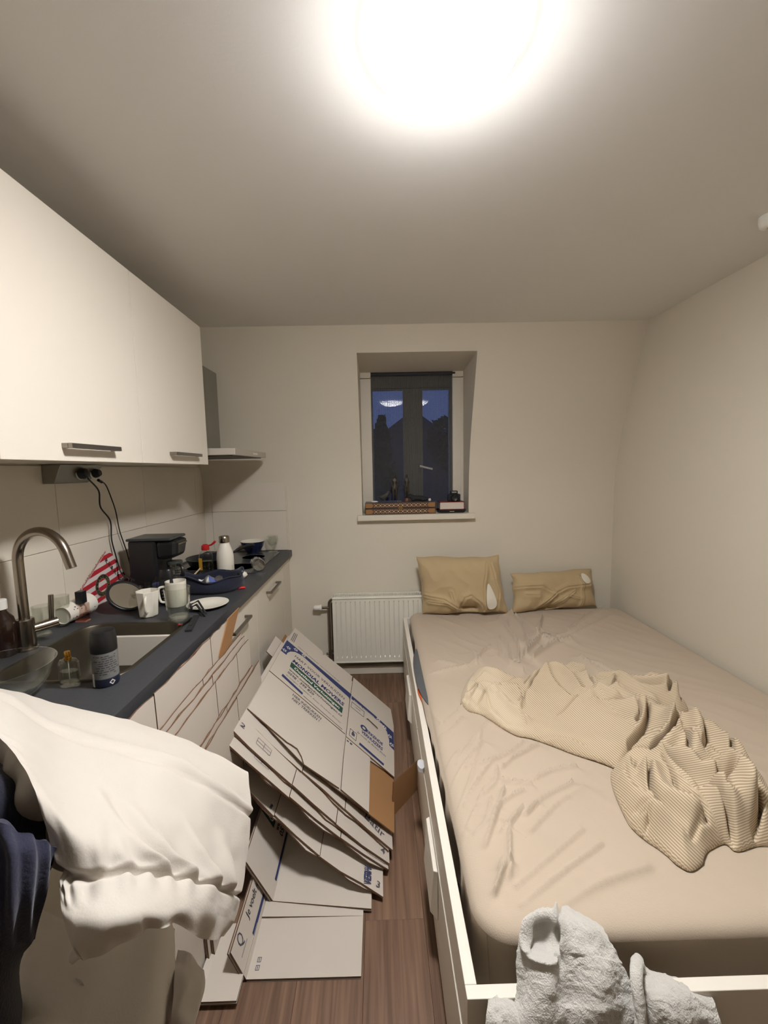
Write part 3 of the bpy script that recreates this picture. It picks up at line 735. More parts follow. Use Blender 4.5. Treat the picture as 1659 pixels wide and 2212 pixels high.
# side gathers on the long left side and the foot
g1 = np.where((S < 0), .010 * np.sin(Y_ * 46 + 3 * np.sin(Y_ * 9)) * np.clip(drop / .05, 0, 1), 0)
X_ = X_ - g1 * (Y_ > .95) + np.where(S < 0, -.020 * np.exp(-((Y_ - 1.75) / .35) ** 2) * np.clip(1 - drop / .08, 0, 1) + drop * .06, 0)
Y_ = Y_ + np.where(T < 0, drop * .08, 0)
M_SHEET = mat('beige_cotton', (187, 171, 151), .9, var=.03, vscale=6, bump=.25, bscale=420, sheen=.1)
mb = MB(); A, B = X_.shape
mb.grid([[Vector((X_[i, j], Y_[i, j], Z_[i, j])) for j in range(B)] for i in range(A)])
sh = mb.build('fitted_sheet', M_SHEET, smooth=True, angle=180)
tag(sh, 'creased beige fitted sheet stretched over the mattress', 'bed sheet')
stn = at(1134, 1811, 2, ZS + .004)
MB().lathe([(.0, .0012), (.004, .001), (.005, 0)], 12, (stn.x, stn.y, ZS + .003)).build('stain', M_BLACKM, sh)

# pillows
M_PIL = mat('ochre_beige_pillow', (182, 160, 122), .92, var=.04, vscale=7, bump=.3, bscale=300, sheen=.1)
M_PILW = mat('white_pillow', (224, 217, 202), .9, bump=.2, bscale=200)
def pillow(name, label, o, u, v, th, creases, seed, sag=.0, group='bed pillows'):
    """o lower left corner, u along the width, v up the height; bulges along u x v"""
    o = Vector(o); u = Vector(u); v = Vector(v); n = u.cross(v).normalized()
    t = thing(name, label, 'pillow', o + u * .5, group)
    NU, NV = 150, 104; mb = MB()
    a = np.linspace(0, 1, NU); b = np.linspace(0, 1, NV); A_, B_ = np.meshgrid(a, b, indexing='ij')
    e = (np.clip(1 - (2 * A_ - 1) ** 4, 0, 1) * np.clip(1 - (2 * B_ - 1) ** 4, 0, 1)) ** .5
    pin = .06 * (2 * A_ - 1) * (1 - (2 * B_ - 1) ** 2); piv = .05 * (2 * B_ - 1) * (1 - (2 * A_ - 1) ** 2)
    Au, Bv = A_ - pin * .35, B_ - piv * .35
    lu, lv = u.length, v.length
    H = th * e; cr = np.zeros_like(H)
    for pl, amp, wd in creases:
        d_ = polyd(A_ * lu, B_ * lv, [(p[0] * lu, p[1] * lv) for p in pl])
        cr += 1.4 * amp * np.exp(-(d_ / wd) ** 2) - .9 * abs(amp) * np.exp(-(d_ / (wd * .32)) ** 2)
    nz = .010 * fnoise(A_ * lu, B_ * lv, 7, seed) + -1 * .012 * np.abs(fnoise(A_ * lu, B_ * lv, 11, seed + 3))
    Bv = Bv + .035 * (2 * B_ - 1) * fnoise(A_ * 1.0, B_ * 0, 4.5, seed + 9) * 1.0; Au = Au + .025 * (2 * A_ - 1) * fnoise(A_ * 0, B_ * 1.0, 4.0, seed + 5)
    Hf = H + (cr + nz) * np.clip(e * 2, 0, 1); Hb = -H * .55
    F = [[o + u * Au[i, j] + v * Bv[i, j] + n * Hf[i, j] - Vector((0, 0, sag * (1 - (2 * A_[i, j] - 1) ** 2) * B_[i, j])) for j in range(NV)] for i in range(NU)]
    K = [[o + u * Au[i, j] + v * Bv[i, j] + n * Hb[i, j] - Vector((0, 0, sag * (1 - (2 * A_[i, j] - 1) ** 2) * B_[i, j])) for j in range(NV)] for i in range(NU)]
    mb.grid(F); mb.grid([list(r) for r in reversed(K)])
    c = mb.build('pillowcase', M_PIL, t, smooth=True, angle=180, fix=False)
    return t, F
def seam_line(parent, pts, r=.003, m=None, name='seam'): return MB().tube(pts, r, 6).build(name, m or M_PIL, parent, smooth=True)
o_ = at(916, 1326, 2, .494); br = at(1096, 1324, 2, .494); tl = at(899, 1203, 1, 2.80)
p1, F1 = pillow('pillow', 'tall beige pillow leaning upright against the radiator', o_, br - o_, tl - o_, .085,
    [([(.0, .33), (.25, .28), (.42, .10)], .014, .018), ([(.06, .22), (.28, .20), (.40, .08)], .012, .014), ([(.42, .08), (.50, .30), (.58, .34), (.68, .20), (.72, .05)], .012, .025),
     ([(.70, .06), (.74, .45), (.82, .92)], .016, .02), ([(.86, .05), (.93, .4), (.88, .9)], .010, .02), ([(.45, .1), (.62, .1)], -.03, .04), ([(.40, .08), (.36, .25), (.34, .4)], .008, .015)], 1.3)
seam_line(p1, [F1[i][103] for i in range(0, 150, 4)]); seam_line(p1, [F1[0][j] for j in range(0, 104, 4)])
q = [F1[int(a * 149)][int(b * 103)] + Vector((0, -.012, 0)) for a, b in ((.80, .63), (.85, .42), (.88, .22), (.84, .10), (.745, .08), (.735, .20), (.77, .45))]
w = MB(); cq = sum(q, Vector()) / len(q); w.add(q + [cq + Vector((0, -.012, .0))], [(i, (i + 1) % 7, 7) for i in range(7)])
tag(w.build('pillow_filling', M_PILW, p1, smooth=True, sub=2), 'white pillow showing through the open side')
o_ = at(1106, 1324, 2, .494); br = at(1286, 1309, 2, .494); tl = at(1102, 1240, 1, 2.83)
p2, F2 = pillow('pillow', 'lower rumpled beige pillow lying flat in the corner of the bed', o_, br - o_, tl - o_ , .075,
    [([(.0, .62), (.3, .60), (.45, .38), (.6, .52), (.9, .55)], .016, .02), ([(.26, .0), (.36, .18), (.44, .36)], .018, .018), ([(.30, .0), (.42, .08), (.52, .0)], -.03, .03), ([(.78, .02), (.80, .3), (.78, .75)], .018, .014), ([(.45, .1), (.6, .3), (.76, .22)], .010, .012), ([(.1, .4), (.25, .35)], .01, .02), ([(.55, .15), (.62, .3), (.7, .4)], .01, .012)], 4.2)
seam_line(p2, [F2[i][103] for i in range(0, 150, 4)])
q = [F2[int(a * 149)][int(b * 103)] + Vector((0, -.012, .006)) for a, b in ((.80, .92), (.90, .80), (.93, .62), (.86, .55), (.79, .66))]
w = MB(); cq = sum(q, Vector()) / 5; w.add(q + [cq + Vector((0, -.012, .004))], [(i, (i + 1) % 5, 5) for i in range(5)])
tag(w.build('pillow_filling', M_PILW, p2, smooth=True, sub=2), 'white pillow peeping out of the case')
#@@PART4
# ------------------------------------------------------------------ things on the window sill
ZSI = 1.1505
M_WOODD = mat('dark_inlay_wood', (92, 60, 40), .45, var=.3, vscale=30); M_WOODL = mat('light_inlay_wood', (150, 106, 60), .45, var=.15, vscale=30)
M_WOODT = mat('box_lid_wood', (66, 52, 42), .4, var=.2, vscale=12); M_IVORY = mat('inlay_ivory', (206, 186, 150), .5)
M_BRONZE = mat('bronze', (62, 54, 44), .45, metal=.35, var=.25, vscale=40)
YBX = 2.945
x0, x1 = at(789.5, 1112, 1, YBX).x, at(941, 1108, 1, YBX).x
z1 = at(865, 1085, 1, YBX).z
bx = thing('game_box', 'long inlaid wooden folding game box lying on the window sill', 'box', ((x0 + x1) / 2, YBX + .06, ZSI))
zm = (ZSI + z1) / 2
for k, (za, zb) in enumerate(((ZSI + .0005, zm - .001), (zm + .001, z1))):
    hv = MB().box((x0, YBX, za), (x1, YBX + .125, zb)).build('half', M_WOODT, bx, bevel=.002)
    MB().box((x0 + .003, YBX - .0015, za + .004), (x1 - .003, YBX, zb - .004)).build('inlay_strip', M_WOODD, hv)
    for xa, sgn in ((x0 + .004, 1), (x1 - .004, -1)):
        MB().add([(xa, YBX - .0025, za + .005), (xa + sgn * .040, YBX - .0025, za + .005), (xa + sgn * .054, YBX - .0025, (za + zb) / 2), (xa + sgn * .040, YBX - .0025, zb - .005), (xa, YBX - .0025, zb - .005)], [(0, 1, 2, 3, 4) if sgn > 0 else (4, 3, 2, 1, 0)]).build('corner_inlay', M_WOODL, hv, fix=False)
    dm = MB(); nd = 12
    for i in range(nd):
        cx = x0 + .075 + (x1 - x0 - .15) * i / (nd - 1); cz = (za + zb) / 2; r_ = .0062
        dm.add([(cx - r_, YBX - .003, cz), (cx, YBX - .003, cz - r_), (cx + r_, YBX - .003, cz), (cx, YBX - .003, cz + r_)], [(0, 1, 2, 3)])
        for s_ in (-1, 1):
            for t_ in (-1, 1):
                a = cx + s_ * .010; b = cz + t_ * .008
                dm.add([(a - .004, YBX - .0028, b), (a, YBX - .0028, b - .003), (a + .004, YBX - .0028, b), (a, YBX - .0028, b + .003)], [(0, 1, 2, 3)])
    tag(dm.build('inlay_diamonds', M_IVORY if k == 1 else M_IVORY, hv, fix=False), kind='stuff')
MB().box(((x0 + x1) / 2 - .016, YBX - .004, zm - .006), ((x0 + x1) / 2 + .016, YBX, zm + .007)).build('clasp', mat('brass', (150, 112, 60), .35, metal=1), bx, bevel=.001)

def figure(name, label, base, h, pts, edges, rad, plinth=None, grp=None, m=None):
    """a small statuette grown as one skin over its skeleton; pts in units of the height"""
    t = thing(name, label, 'figurine', base, grp)
    me = bpy.data.meshes.new('body')
    me.from_pydata([Vector(p) * h for p in pts], edges, [])
    o = bpy.data.objects.new('body', me); COL.objects.link(o)
    o.location = base; POS[o.name] = Vector(base)
    sk_ = o.modifiers.new('skin', 'SKIN')
    me.skin_vertices[0].data[0].use_root = True
    for i, r_ in enumerate(rad): me.skin_vertices[0].data[i].radius = (r_ * h, r_ * h)
    ss = o.modifiers.new('sub', 'SUBSURF'); ss.levels = 1; ss.render_levels = 2
    me.materials.append(m or M_BRONZE); set_parent(o, t)
    if plinth: MB().lathe([(plinth, 0), (plinth, .018), (plinth * .85, .024), (0, .024)], 20, Vector(base) - Vector((0, 0, .0235))).build('plinth', M_WOODD, t, smooth=True)
    return t
HP = [(0, 0, .52), (0, 0, .66), (0, .0, .80), (0, -.005, .86), (.0, -.012, .93), (.01, -.02, .985),     # pelvis, waist, chest, neck, head, crown
      (-.07, 0, .79), (-.10, .01, .64), (-.075, -.05, .52), (.07, 0, .79), (.10, .01, .64), (.075, -.05, .52),
      (-.045, 0, .48), (-.05, -.01, .27), (-.045, .01, .05), (-.05, -.05, .015), (.045, 0, .48), (.055, -.015, .27), (.05, .01, .05), (.055, -.05, .015)]
HE = [(0, 1), (1, 2), (2, 3), (3, 4), (4, 5), (2, 6), (6, 7), (7, 8), (2, 9), (9, 10), (10, 11), (0, 12), (12, 13), (13, 14), (14, 15), (0, 16), (16, 17), (17, 18), (18, 19)]
HR = [.075, .065, .08, .032, .062, .04, .034, .027, .022, .034, .027, .022, .055, .04, .026, .02, .055, .04, .026, .02]
zt1 = z1 + .0005
h1 = at(853, 1024, 1, 3.01).z - zt1
WR = list(HR); WR[0] = .105; WR[1] = .06; WR[12] = WR[16] = .075; WR[13] = WR[17] = .05; WR[5] = .05
q = at(853, 1080, 1, 3.01)
figure('figurine', 'bronze female figurine standing left of its twin on the inlaid box', (q.x, 3.01, zt1), h1, HP, HE, WR)
q = at(879, 1080, 1, 3.01); h2 = at(879, 1024, 1, 3.01).z - zt1 - .024
figure('figurine', 'bronze male figurine on a round wooden foot on the inlaid box', (q.x, 3.01, zt1 + .024), h2, HP, HE, HR, plinth=.020)
q = at(831, 1082, 1, 3.02); hb = at(831, 1058, 1, 3.02).z - zt1
figure('figurine', 'small dark bird figurine at the left end of the inlaid box', (q.x, 3.02, zt1), hb,
       [(0, 0, .42), (.25, 0, .62), (.33, 0, .85), (.5, 0, .82), (-.3, 0, .36), (-.55, 0, .5), (0, 0, .16), (.02, 0, .03)], [(0, 1), (1, 2), (2, 3), (0, 4), (4, 5), (0, 6), (6, 7)], [.26, .2, .15, .05, .2, .05, .09, .16], m=mat('dark_stone', (58, 55, 50), .6))
q = at(903, 1083, 1, 2.99); hb = at(903, 1068, 1, 2.99).z - zt1
figure('figurine', 'dark lying animal figurine on the right half of the inlaid box', (q.x, 2.99, zt1), hb * 1.1,
       [(0, 0, .42), (-.75, 0, .50), (-1.05, 0, .78), (-1.2, 0, .70), (.8, 0, .40), (1.25, 0, .30), (-.7, -.2, .10), (.75, -.25, .12), (1.5, 0, .12), (-1.05, .1, 1.0)],
       [(0, 1), (1, 2), (2, 3), (0, 4), (4, 5), (1, 6), (4, 7), (5, 8), (2, 9)], [.36, .36, .25, .14, .40, .22, .14, .16, .08, .07], m=M_BLACKM)
def lump(name, label, cat, base, r, sz, m, sx=1.0, sy=1.0, grp=None):
    o = MB().lathe([(0, 0), (r * .7, .0), (r, sz * .35), (r * .9, sz * .75), (r * .5, sz * .97), (0, sz)], 22, base, sx=sx, sy=sy).build(name, m, smooth=True, angle=180)
    return tag(o, label, cat, grp)
q = at(928, 1082, 1, 2.985); lump('shell', 'small round white shell-like ornament at the right end of the inlaid box', 'ornament', (q.x, 2.985, zt1), .011, .020, M_PLAST)
q = at(809, 1084, 1, 2.97); lump('soap_dish', 'small flat white dish at the left end of the inlaid box', 'dish', (q.x, 2.97, zt1), .026, .012, M_PLAST, sy=.7)
a_, b_ = at(819, 1083, 1, 2.958), at(867, 1082, 1, 2.958)
pn = thing('pen', 'dark blue pen lying along the front of the inlaid box', 'pen', ((a_.x + b_.x) / 2, 2.958, zt1))
MB().tube([(a_.x, 2.958, zt1 + .006), (b_.x - .03, 2.958, zt1 + .006)], .0055, 10).build('barrel', mat('navy_plastic', (26, 34, 66), .35), pn, smooth=True)
MB().tube([(b_.x - .03, 2.958, zt1 + .006), (b_.x, 2.958, zt1 + .006)], [.0055, .003], 10).build('tip', M_TAP, pn, smooth=True)
x0, x1 = at(946, 1105, 1, 2.945).x, at(1008, 1102, 1, 2.945).x
tr = thing('tray', 'shallow black tray on the right end of the window sill', 'tray', ((x0 + x1) / 2, 3.0, ZSI))
m = MB(); lo = [(rrect(x0 + d, 2.945 + d, x1 - d, 3.075 - d, .02, 5), z) for d, z in ((.012, ZSI + .0005), (.003, ZSI + .012), (0, ZSI + .024), (.004, ZSI + .024), (.014, ZSI + .006))]
m.grid([[Vector((x, y, z)) for x, y in lp] + [Vector((*lp[0], z))] for lp, z in lo]); m.add([(x, y, lo[-1][1]) for x, y in lo[-1][0]], [tuple(range(len(lo[-1][0])))]); m.add([(x, y, lo[0][1]) for x, y in lo[0][0]], [tuple(range(len(lo[0][0])))])
m.build('dish', M_BLACK, tr, smooth=True, angle=50)
MB().box(((x0 + x1) / 2 - .018, 2.9435, ZSI + .010), ((x0 + x1) / 2 + .014, 2.9465, ZSI + .014)).build('printed_band', M_IVORY, tr)
x0, x1 = at(950, 1095, 1, 2.95).x, at(1003, 1092, 1, 2.95).x; za = ZSI + .0245; zb = at(975, 1084, 1, 2.95).z
bk = thing('book', 'thick red book lying on the black tray, its page edges to the room', 'book', ((x0 + x1) / 2, 3.0, za))
M_RED = mat('red_cover', (120, 42, 34), .6)
MB().box((x0, 2.95, zb - .004), (x1, 3.08, zb)).build('cover', M_RED, bk); MB().box((x0, 2.95, za), (x1, 3.08, za + .004)).build('cover', M_RED, bk)
MB().box((x0 + .003, 2.953, za + .004), (x1 - .003, 3.078, zb - .004)).build('pages', mat('pages', (208, 196, 184), .8, var=.2, vscale=60, stretch=(.1, .1, 12)), bk)
MB().box((x1 - .003, 2.95, za), (x1, 3.08, zb)).build('spine', M_RED, bk)
x0, x1 = at(968, 1080, 1, 2.98).x, at(995, 1080, 1, 2.98).x; zc_ = zb + .0005; zt_ = at(981, 1060, 1, 2.98).z
cm = thing('camera', 'small black camera standing on the red book', 'camera', ((x0 + x1) / 2, 3.0, zc_)); w_ = x1 - x0; h_ = zt_ - zc_
MB().box((x0, 2.985, zc_), (x1, 3.03, zc_ + h_ * .68)).build('camera_body', M_BLACK, cm, bevel=.005)
MB().box((x0 + w_ * .22, 2.98, zc_ + h_ * .66), (x1 - w_ * .22, 3.025, zt_)).build('flash_housing', M_BLACK, cm, bevel=.004)
MB(Matrix.Translation(((x0 + x1) / 2, 2.987, zc_ + h_ * .32)) @ Matrix.Rotation(R(90), 4, 'X')).lathe([(.024, 0), (.024, .016), (.020, .022), (.014, .020), (0, .018)], 22).build('lens', M_BLACK, cm, smooth=True)
MB().box((x0 + w_ * .32, 2.979, zc_ + h_ * .80), (x1 - w_ * .32, 2.981, zc_ + h_ * .92)).build('flash', mat('flash_grey', (150, 145, 135), .3), cm)

# ------------------------------------------------------------------ flattened removal boxes
M_CARD = mat('card_white', (192, 183, 171), .8, var=.05, vscale=5, bump=.10, bscale=40, stretch=(1, 1, 1))
M_KRAFT = mat('card_brown_edge', (98, 70, 48), .9, var=.35, vscale=60)
M_BROWN = mat('card_kraft', (152, 112, 72), .85, var=.08, vscale=6)
M_NAVY = mat('print_navy', (42, 52, 98), .7); M_INK = mat('print_ink', (44, 44, 58), .7); M_GREEN = mat('print_green', (28, 72, 62), .7); M_WHITEP = mat('print_white', (222, 218, 208), .7); M_PENK = mat('pen_ink', (70, 70, 84), .7)
CARD = (M_CARD, M_KRAFT)
# the printed one on top of the heap
U1, U2, L1 = at(535, 1530, 0, -.536), at(634, 1357, 0, -.536), at(851, 1680, 2, .075)
vv = (U2 - U1).normalized(); nn_ = vv.cross((L1 - U1)).normalized()
if nn_.z < 0: nn_ = -nn_
uu = vv.cross(nn_).normalized()
if uu.z > 0: uu = -uu
FR = (U1, uu, nn_.cross(uu))
def s1(px, py):
    d = on_plane(px, py, U1, nn_) - U1; return (d.dot(FR[1]), d.dot(FR[2]))
def S3(px, py): return on_plane(px, py, U1, nn_)
z4 = lambda x, y: (590 + x / 6.144, 1340 + y / 6.144)
S1 = thing('flattened_box', 'printed white removal box on top of the heap, lettering towards the room', 'cardboard box', (U1 + L1) / 2, 'flattened removal boxes')
def ppoly(pts): return [s1(*p) for p in pts]
slot = ppoly([z4(*p) for p in ((1236, 1312), (1246, 1300), (1262, 1306), (1384, 1420), (1390, 1440), (1376, 1450), (1356, 1438), (1244, 1330))])
mb = MB().prism(ppoly([(582, 1448), (606, 1406), (637, 1356), (696.6, 1406.7), (698, 1415.7), (702.3, 1414), (761, 1461), (754, 1506), (745.5, 1585)]), FR, .0045)
pA = mb.build('panel', CARD, S1, fix=False)
mb = MB().prism(ppoly([(581.3, 1449.4), (745, 1586.5), (741, 1620), (733, 1702), (657, 1651), (652, 1634), (643, 1617), (630, 1608), (621, 1603), (535, 1530)]), FR, .0045)
mb.build('flap', CARD, S1, fix=False)
mb = MB().prism(ppoly([(763.5, 1463.5), (844, 1532), (850.4, 1568), (852, 1678.5), (800, 1634.6), (748, 1590.5), (757, 1506)]), FR, .0045, (0, 1), [slot])
pB = mb.build('panel', CARD, S1, fix=False)
mb = MB().prism(ppoly([(747.5, 1592), (799.5, 1636), (797, 1755), (737, 1705), (743, 1630)]), FR, .0045)
mb.build('flap', CARD, S1, fix=False)
off = -nn_ * .0075
mb = MB().prism(ppoly([(540, 1525), (632, 1362), (845, 1537), (849, 1672), (802, 1640), (796, 1750), (657, 1646)]), (U1 + off, FR[1], FR[2]), .004)
mb.build('back_panel', CARD, S1, fix=False)
def pdecal(pts, m, par, lift=.0006, name='printed_band', zz=True): return decal(ppoly([z4(*p) for p in pts] if zz else pts), FR, m, par, name, lift=lift)
def lt(s, a, b, h, m, par, bold=0.0, lift=.0008): return text_mesh(s, S3(*z4(*a)), S3(*z4(*b)), h, nn_, m, par, lift=lift, bold=bold)
pdecal([(185, 264), (1040, 985), (1022, 1040), (420, 500), (350, 450), (290, 420), (230, 415), (190, 432), (175, 460), (100, 400)], M_NAVY, pA)
pdecal([(1045, 1002), (1360, 1270), (1598, 1490), (1604, 1728), (1542, 1662), (1540, 1590), (1510, 1480), (1450, 1380), (1350, 1300), (1038, 1042)], M_NAVY, pB)
for x, y, par in ((150, 397, pA), (205, 367, pA), (300, 392, pA), (405, 468, pA), (1395, 1318, pB), (1478, 1422, pB), (1548, 1540, pB), (1572, 1652, pB)):
    c = s1(*z4(x, y)); decal(star_poly(.016, .0085, c, -50), FR, M_WHITEP, par, 'printed_star', [list(reversed(star_poly(.009, .0048, c, -50)))], lift=.001)
lt('GEEN PLAKBAND NOODZAKELIJK', (325, 352), (882, 828), .011, M_INK, pA)
lt('HART VOOR VERHUIZEN', (282, 482), (938, 1055), .024, M_INK, pA)
lt('MONDIAL MOVERS', (252, 545), (930, 1140), .030, M_NAVY, pA, .035)
pdecal([(242, 552), (926, 1165), (912, 1236), (222, 612)], M_GREEN, pA)
lt('Oostland Verhuizingen', (272, 640), (872, 1176), .022, M_WHITEP, pA, .02, .0012)
lt('www.oostlandverhuizingen.nl', (205, 655), (902, 1282), .018, M_INK, pA, .015)
lt('0598 - 399 820', (186, 694), (532, 1000), .020, M_INK, pA, .015)
lt('Groningen, Hoogezand, Assen, Drachten, Emmen', (168, 726), (892, 1368), .011, M_INK, pA)
pdecal([(126, 710), (395, 965), (386, 990), (110, 735)], M_NAVY, pA)
pdecal([(402, 1000), (918, 1447), (916, 1453), (400, 1006)], M_INK, pA)
lt('HIER INDRUKKEN', (252, 995), (630, 1322), .019, M_INK, pA, .012)
lt('NIET TREKKEN !', (246, 1050), (604, 1352), .019, M_INK, pA, .012)
for k in range(3): pdecal([(296 + k * 18 - 14, 165 + k * 10), (303 + k * 18 - 14, 168 + k * 10), (253 + k * 18 - 14, 268 + k * 14), (246 + k * 18 - 14, 264 + k * 14)], M_INK, pA, name='printed_mark')
lt('Erkende Verhuizers', (1070, 1072), (1336, 1292), .012, M_WHITEP, pB, .01, .0012)
for q in (((1045, 1078), (1208, 1210), (1206, 1216), (1043, 1084)), ((1043, 1080), (1048, 1082), (1036, 1148), (1031, 1145)), ((1206, 1210), (1211, 1213), (1204, 1286), (1199, 1283)), ((1032, 1144), (1200, 1280), (1199, 1286), (1031, 1150)), ((1090, 1150), (1160, 1205), (1159, 1210), (1089, 1155))): pdecal(q, M_PENK, pB, name='printed_mark')
c = s1(*z4(1205, 1432)); decal(star_poly(.022, .022, c), FR, M_NAVY, pB, 'printed_logo', [[(c[0] + .010 * math.cos(-R(36 * i)), c[1] + .010 * math.sin(-R(36 * i))) for i in range(10)]])
lt('ERKENDE', (1236, 1482), (1450, 1668), .024, M_NAVY, pB, .03)
lt('VERHUIZERS', (1166, 1486), (1448, 1732), .024, M_NAVY, pB, .03)
lt('Je voelt je direct thuis', (1112, 1488), (1492, 1815), .015, M_PENK, pB)
pdecal([(1150, 1622), (1472, 1906), (1464, 1932), (1138, 1646)], M_NAVY, pB)
for q in (((1022, 1432), (1108, 1505), (1106, 1511), (1020, 1438)), ((1020, 1434), (1026, 1438), (1014, 1522), (1008, 1518)), ((1106, 1506), (1111, 1510), (1100, 1604), (1095, 1600)), ((1010, 1520), (1098, 1598), (1096, 1604), (1008, 1526)), ((1042, 1490), (1062, 1470), (1084, 1520), (1078, 1548), (1040, 1520)), ((980, 1585), (1005, 1605), (1000, 1622), (975, 1600)), ((1022, 1618), (1052, 1640), (1046, 1660), (1016, 1640))): pdecal(q, M_PENK, pB, name='printed_mark')

def sheet(label, U, L, sag, cuts, far, gap=.0095, m=CARD, name='flattened_box', Fz=0.0, layers=2, side=None, seed=1, near_u=0.0):
    """one folded box: its near edge runs from U (by the kitchen) down to L on the floor, it reaches `far` away from the camera"""
    U = Vector(U); L = Vector(L); far = Vector(far); d = (L - U); n = d.cross(far).normalized()
    if n.z < 0: n = -n
    t = thing(name, label, 'cardboard box', (U + L) / 2, 'flattened removal boxes')
    rnd = random.Random(seed)
    def N(s, w): return U + d * s - n * (4 * sag * s * (1 - s)) * (1 - w * .8) + far * w + n * (.003 * math.sin(9 * s + seed))
    cs = [0.0] + list(cuts) + [1.0]
    for k in range(layers):
        o = -n * gap * k
        if k == 0:
            for a, b in zip(cs[:-1], cs[1:]):
                e = .0022
                ss = np.linspace(a + (e if a > 0 else 0), b - (e if b < 1 else 0), max(3, int((b - a) * 12)))
                pp = [[N(s, w) + o for w in np.linspace(0 if a == 0 else rnd.uniform(0, .012), 1, 4)] for s in ss]
                g = MB().slab(pp, .0062)
                ob = g.build('panel', m, t)
        else:
            ss = np.linspace(.01, .985, 12)
            MB().slab([[N(s, w) + o + far.normalized() * (.006 + .008 * math.sin(s * 21 + seed)) for w in np.linspace(0, .97, 4)] for s in ss], .0055).build('back_panel', m, t)
    t['_n'] = 0; del t['_n']
    return t, N, n
t = thing('flattened_box', 'brown unprinted side of a flattened box showing right under the printed one', 'cardboard box', (U1 + L1) / 2 + Vector((.05, 0, -.03)), 'flattened removal boxes')
o14 = U1 - nn_ * .014
def s14(px, py): d = on_plane(px, py, o14, nn_) - o14; return (d.dot(FR[1]), d.dot(FR[2]))
MB().prism([s14(*p) for p in ((541, 1534), (630, 1374), (838, 1545), (851, 1690), (852, 1800), (700, 1684))], (o14, FR[1], FR[2]), .0045).build('panel', (M_BROWN, M_KRAFT), t, fix=False)
lines = [  # label, upper near corner, X there, lower near corner, its height, sag, seams
    ('flattened white box second in the heap with a handwritten word at its right end', (521, 1541), -.548, (849, 1836), .055, .012, (.42, .70)),
    ('flattened white box third in the heap with a small 4 at its lower right end', (498, 1570), -.552, (841, 1868), .042, .016, (.40, .68)),
    ('flattened white box fourth in the heap, its edge bowed and torn', (488, 1601), -.552, (838, 1884), .030, .018, (.40, .72)),
    ('flattened white box fifth in the heap with letters at its right end', (508, 1676), -.545, (827, 1941), .022, .030, (.30, .62))]
NS = []
for k, (lab, u_, x_, l_, z_, sg, cu) in enumerate(lines):
    NS.append(sheet(lab, at(*u_, 0, x_), at(*l_, 2, z_), sg, cu, (0, .84 - .03 * k, -(.030, .024, .018, .012)[k]), seed=3 + k))
def mark(i, s0, w0, s1_, w1, txt, h, m=M_PENK, bold=0.0):
    t, N, n = NS[i]; a, b = N(s0, w0), N(s1_, w1); return text_mesh(txt, a, b, h, n, m, t.children[0], lift=.004, bold=bold)
mark(0, .82, .050, .94, .022, 'Batir', .032)
mark(1, .945, .03, .97, .03, '4', .022); mark(1, .035, .055, .065, .055, '2', .02)
mark(3, .925, .015, .925, .10, 'VERH', .028, M_NAVY, .03); mark(3, .955, .03, .975, .03, '3', .024); mark(3, .255, .012, .27, .012, '1', .02)
t, N, n = NS[2]                                              # small printed shelf diagrams
for (a, b) in ((.15, .10), (.16, .045)):
    i = 1 if b > .08 else 2; t, N, n = NS[i]; g = MB(); b = .055
    for (s0, w0, s1_, w1) in ((0, .06, .09, .055), (.0, .02, .09, .018), (0, .06, 0, .02), (.09, .055, .09, .018), (.045, .057, .045, .02), (.0, .04, .09, .037)):
        p, q = N(a + s0, b - .03 + w0) + n * .003, N(a + s1_, b - .03 + w1) + n * .003; w = (q - p).normalized().cross(n) * .0008
        g.add([p - w, q - w, q + w, p + w], [(0, 1, 2, 3)])
    g.build('printed_diagram', M_PENK, t.children[0], fix=False)

def folded(label, pts, far, slit=None, tilt=None):
    """a box lying flat whose left panel stands up: near edge through three points"""
    t = thing('flattened_box', label, 'cardboard box', pts[1], 'flattened removal boxes'); far = Vector(far); out = []
    far2 = Vector(tilt) if tilt else far
    for a, b in zip(pts[:-1], pts[1:]):
        fa = far2 if a is pts[0] else far
        for k in range(2):
            nrm = (b - a).cross(far).normalized(); nrm = nrm if nrm.z > 0 else -nrm
            o_ = -nrm * (.0065 * k)
            ob = MB().slab([[a + (b - a) * s + far * w + o_ + nrm * (.002 if k == 0 else 0) for w in np.linspace(0, 1, 3)] for s in (0.004, .5, .996)], .0042).build('panel' if k == 0 else 'back_panel', CARD, t)
            if k == 0: out.append((ob, a, b, nrm))
            if k == 0 and slit and a is not pts[0]:           # the far flap lies a little proud, with a slit along its edge
                MB().slab([[a + (b - a) * s + far * w + nrm * (.0026 + .010 * (1 - s) * (1 - w)) for w in np.linspace(slit, .99, 3)] for s in (.004, .3, .65, .996)], .003).build('flap', CARD, t)
    return t, out, far
b6, o6, f6 = folded('flattened white box near the bottom of the heap, bent up on the left', [at(528, 1858, 0, -.478), at(589, 1947, 2, .017), at(803, 1964, 2, .017)], (0, .50, .02))
ob, a, b, nrm = o6[0]
def onp(s, w): return a + (b - a) * s + far_ * w + nrm * .0026
far_ = f6
def quad(par, pts, m, name='printed_band'):
    return MB().add(pts, [(0, 1, 2, 3)]).build(name, m, par, fix=False)
quad(ob, [onp(.02, .40), onp(.50, .40), onp(.50, .62), onp(.02, .62)], M_GREEN)
text_mesh('Oostland', onp(.42, .42) + nrm * .001, onp(.42, .60) + nrm * .001, .03, nrm, M_WHITEP, ob, bold=.02)
text_mesh('www.oostland', onp(.66, .42), onp(.66, .70), .022, nrm, M_INK, ob, bold=.02); text_mesh('0598', onp(.82, .42), onp(.82, .56), .022, nrm, M_INK, ob, bold=.02)
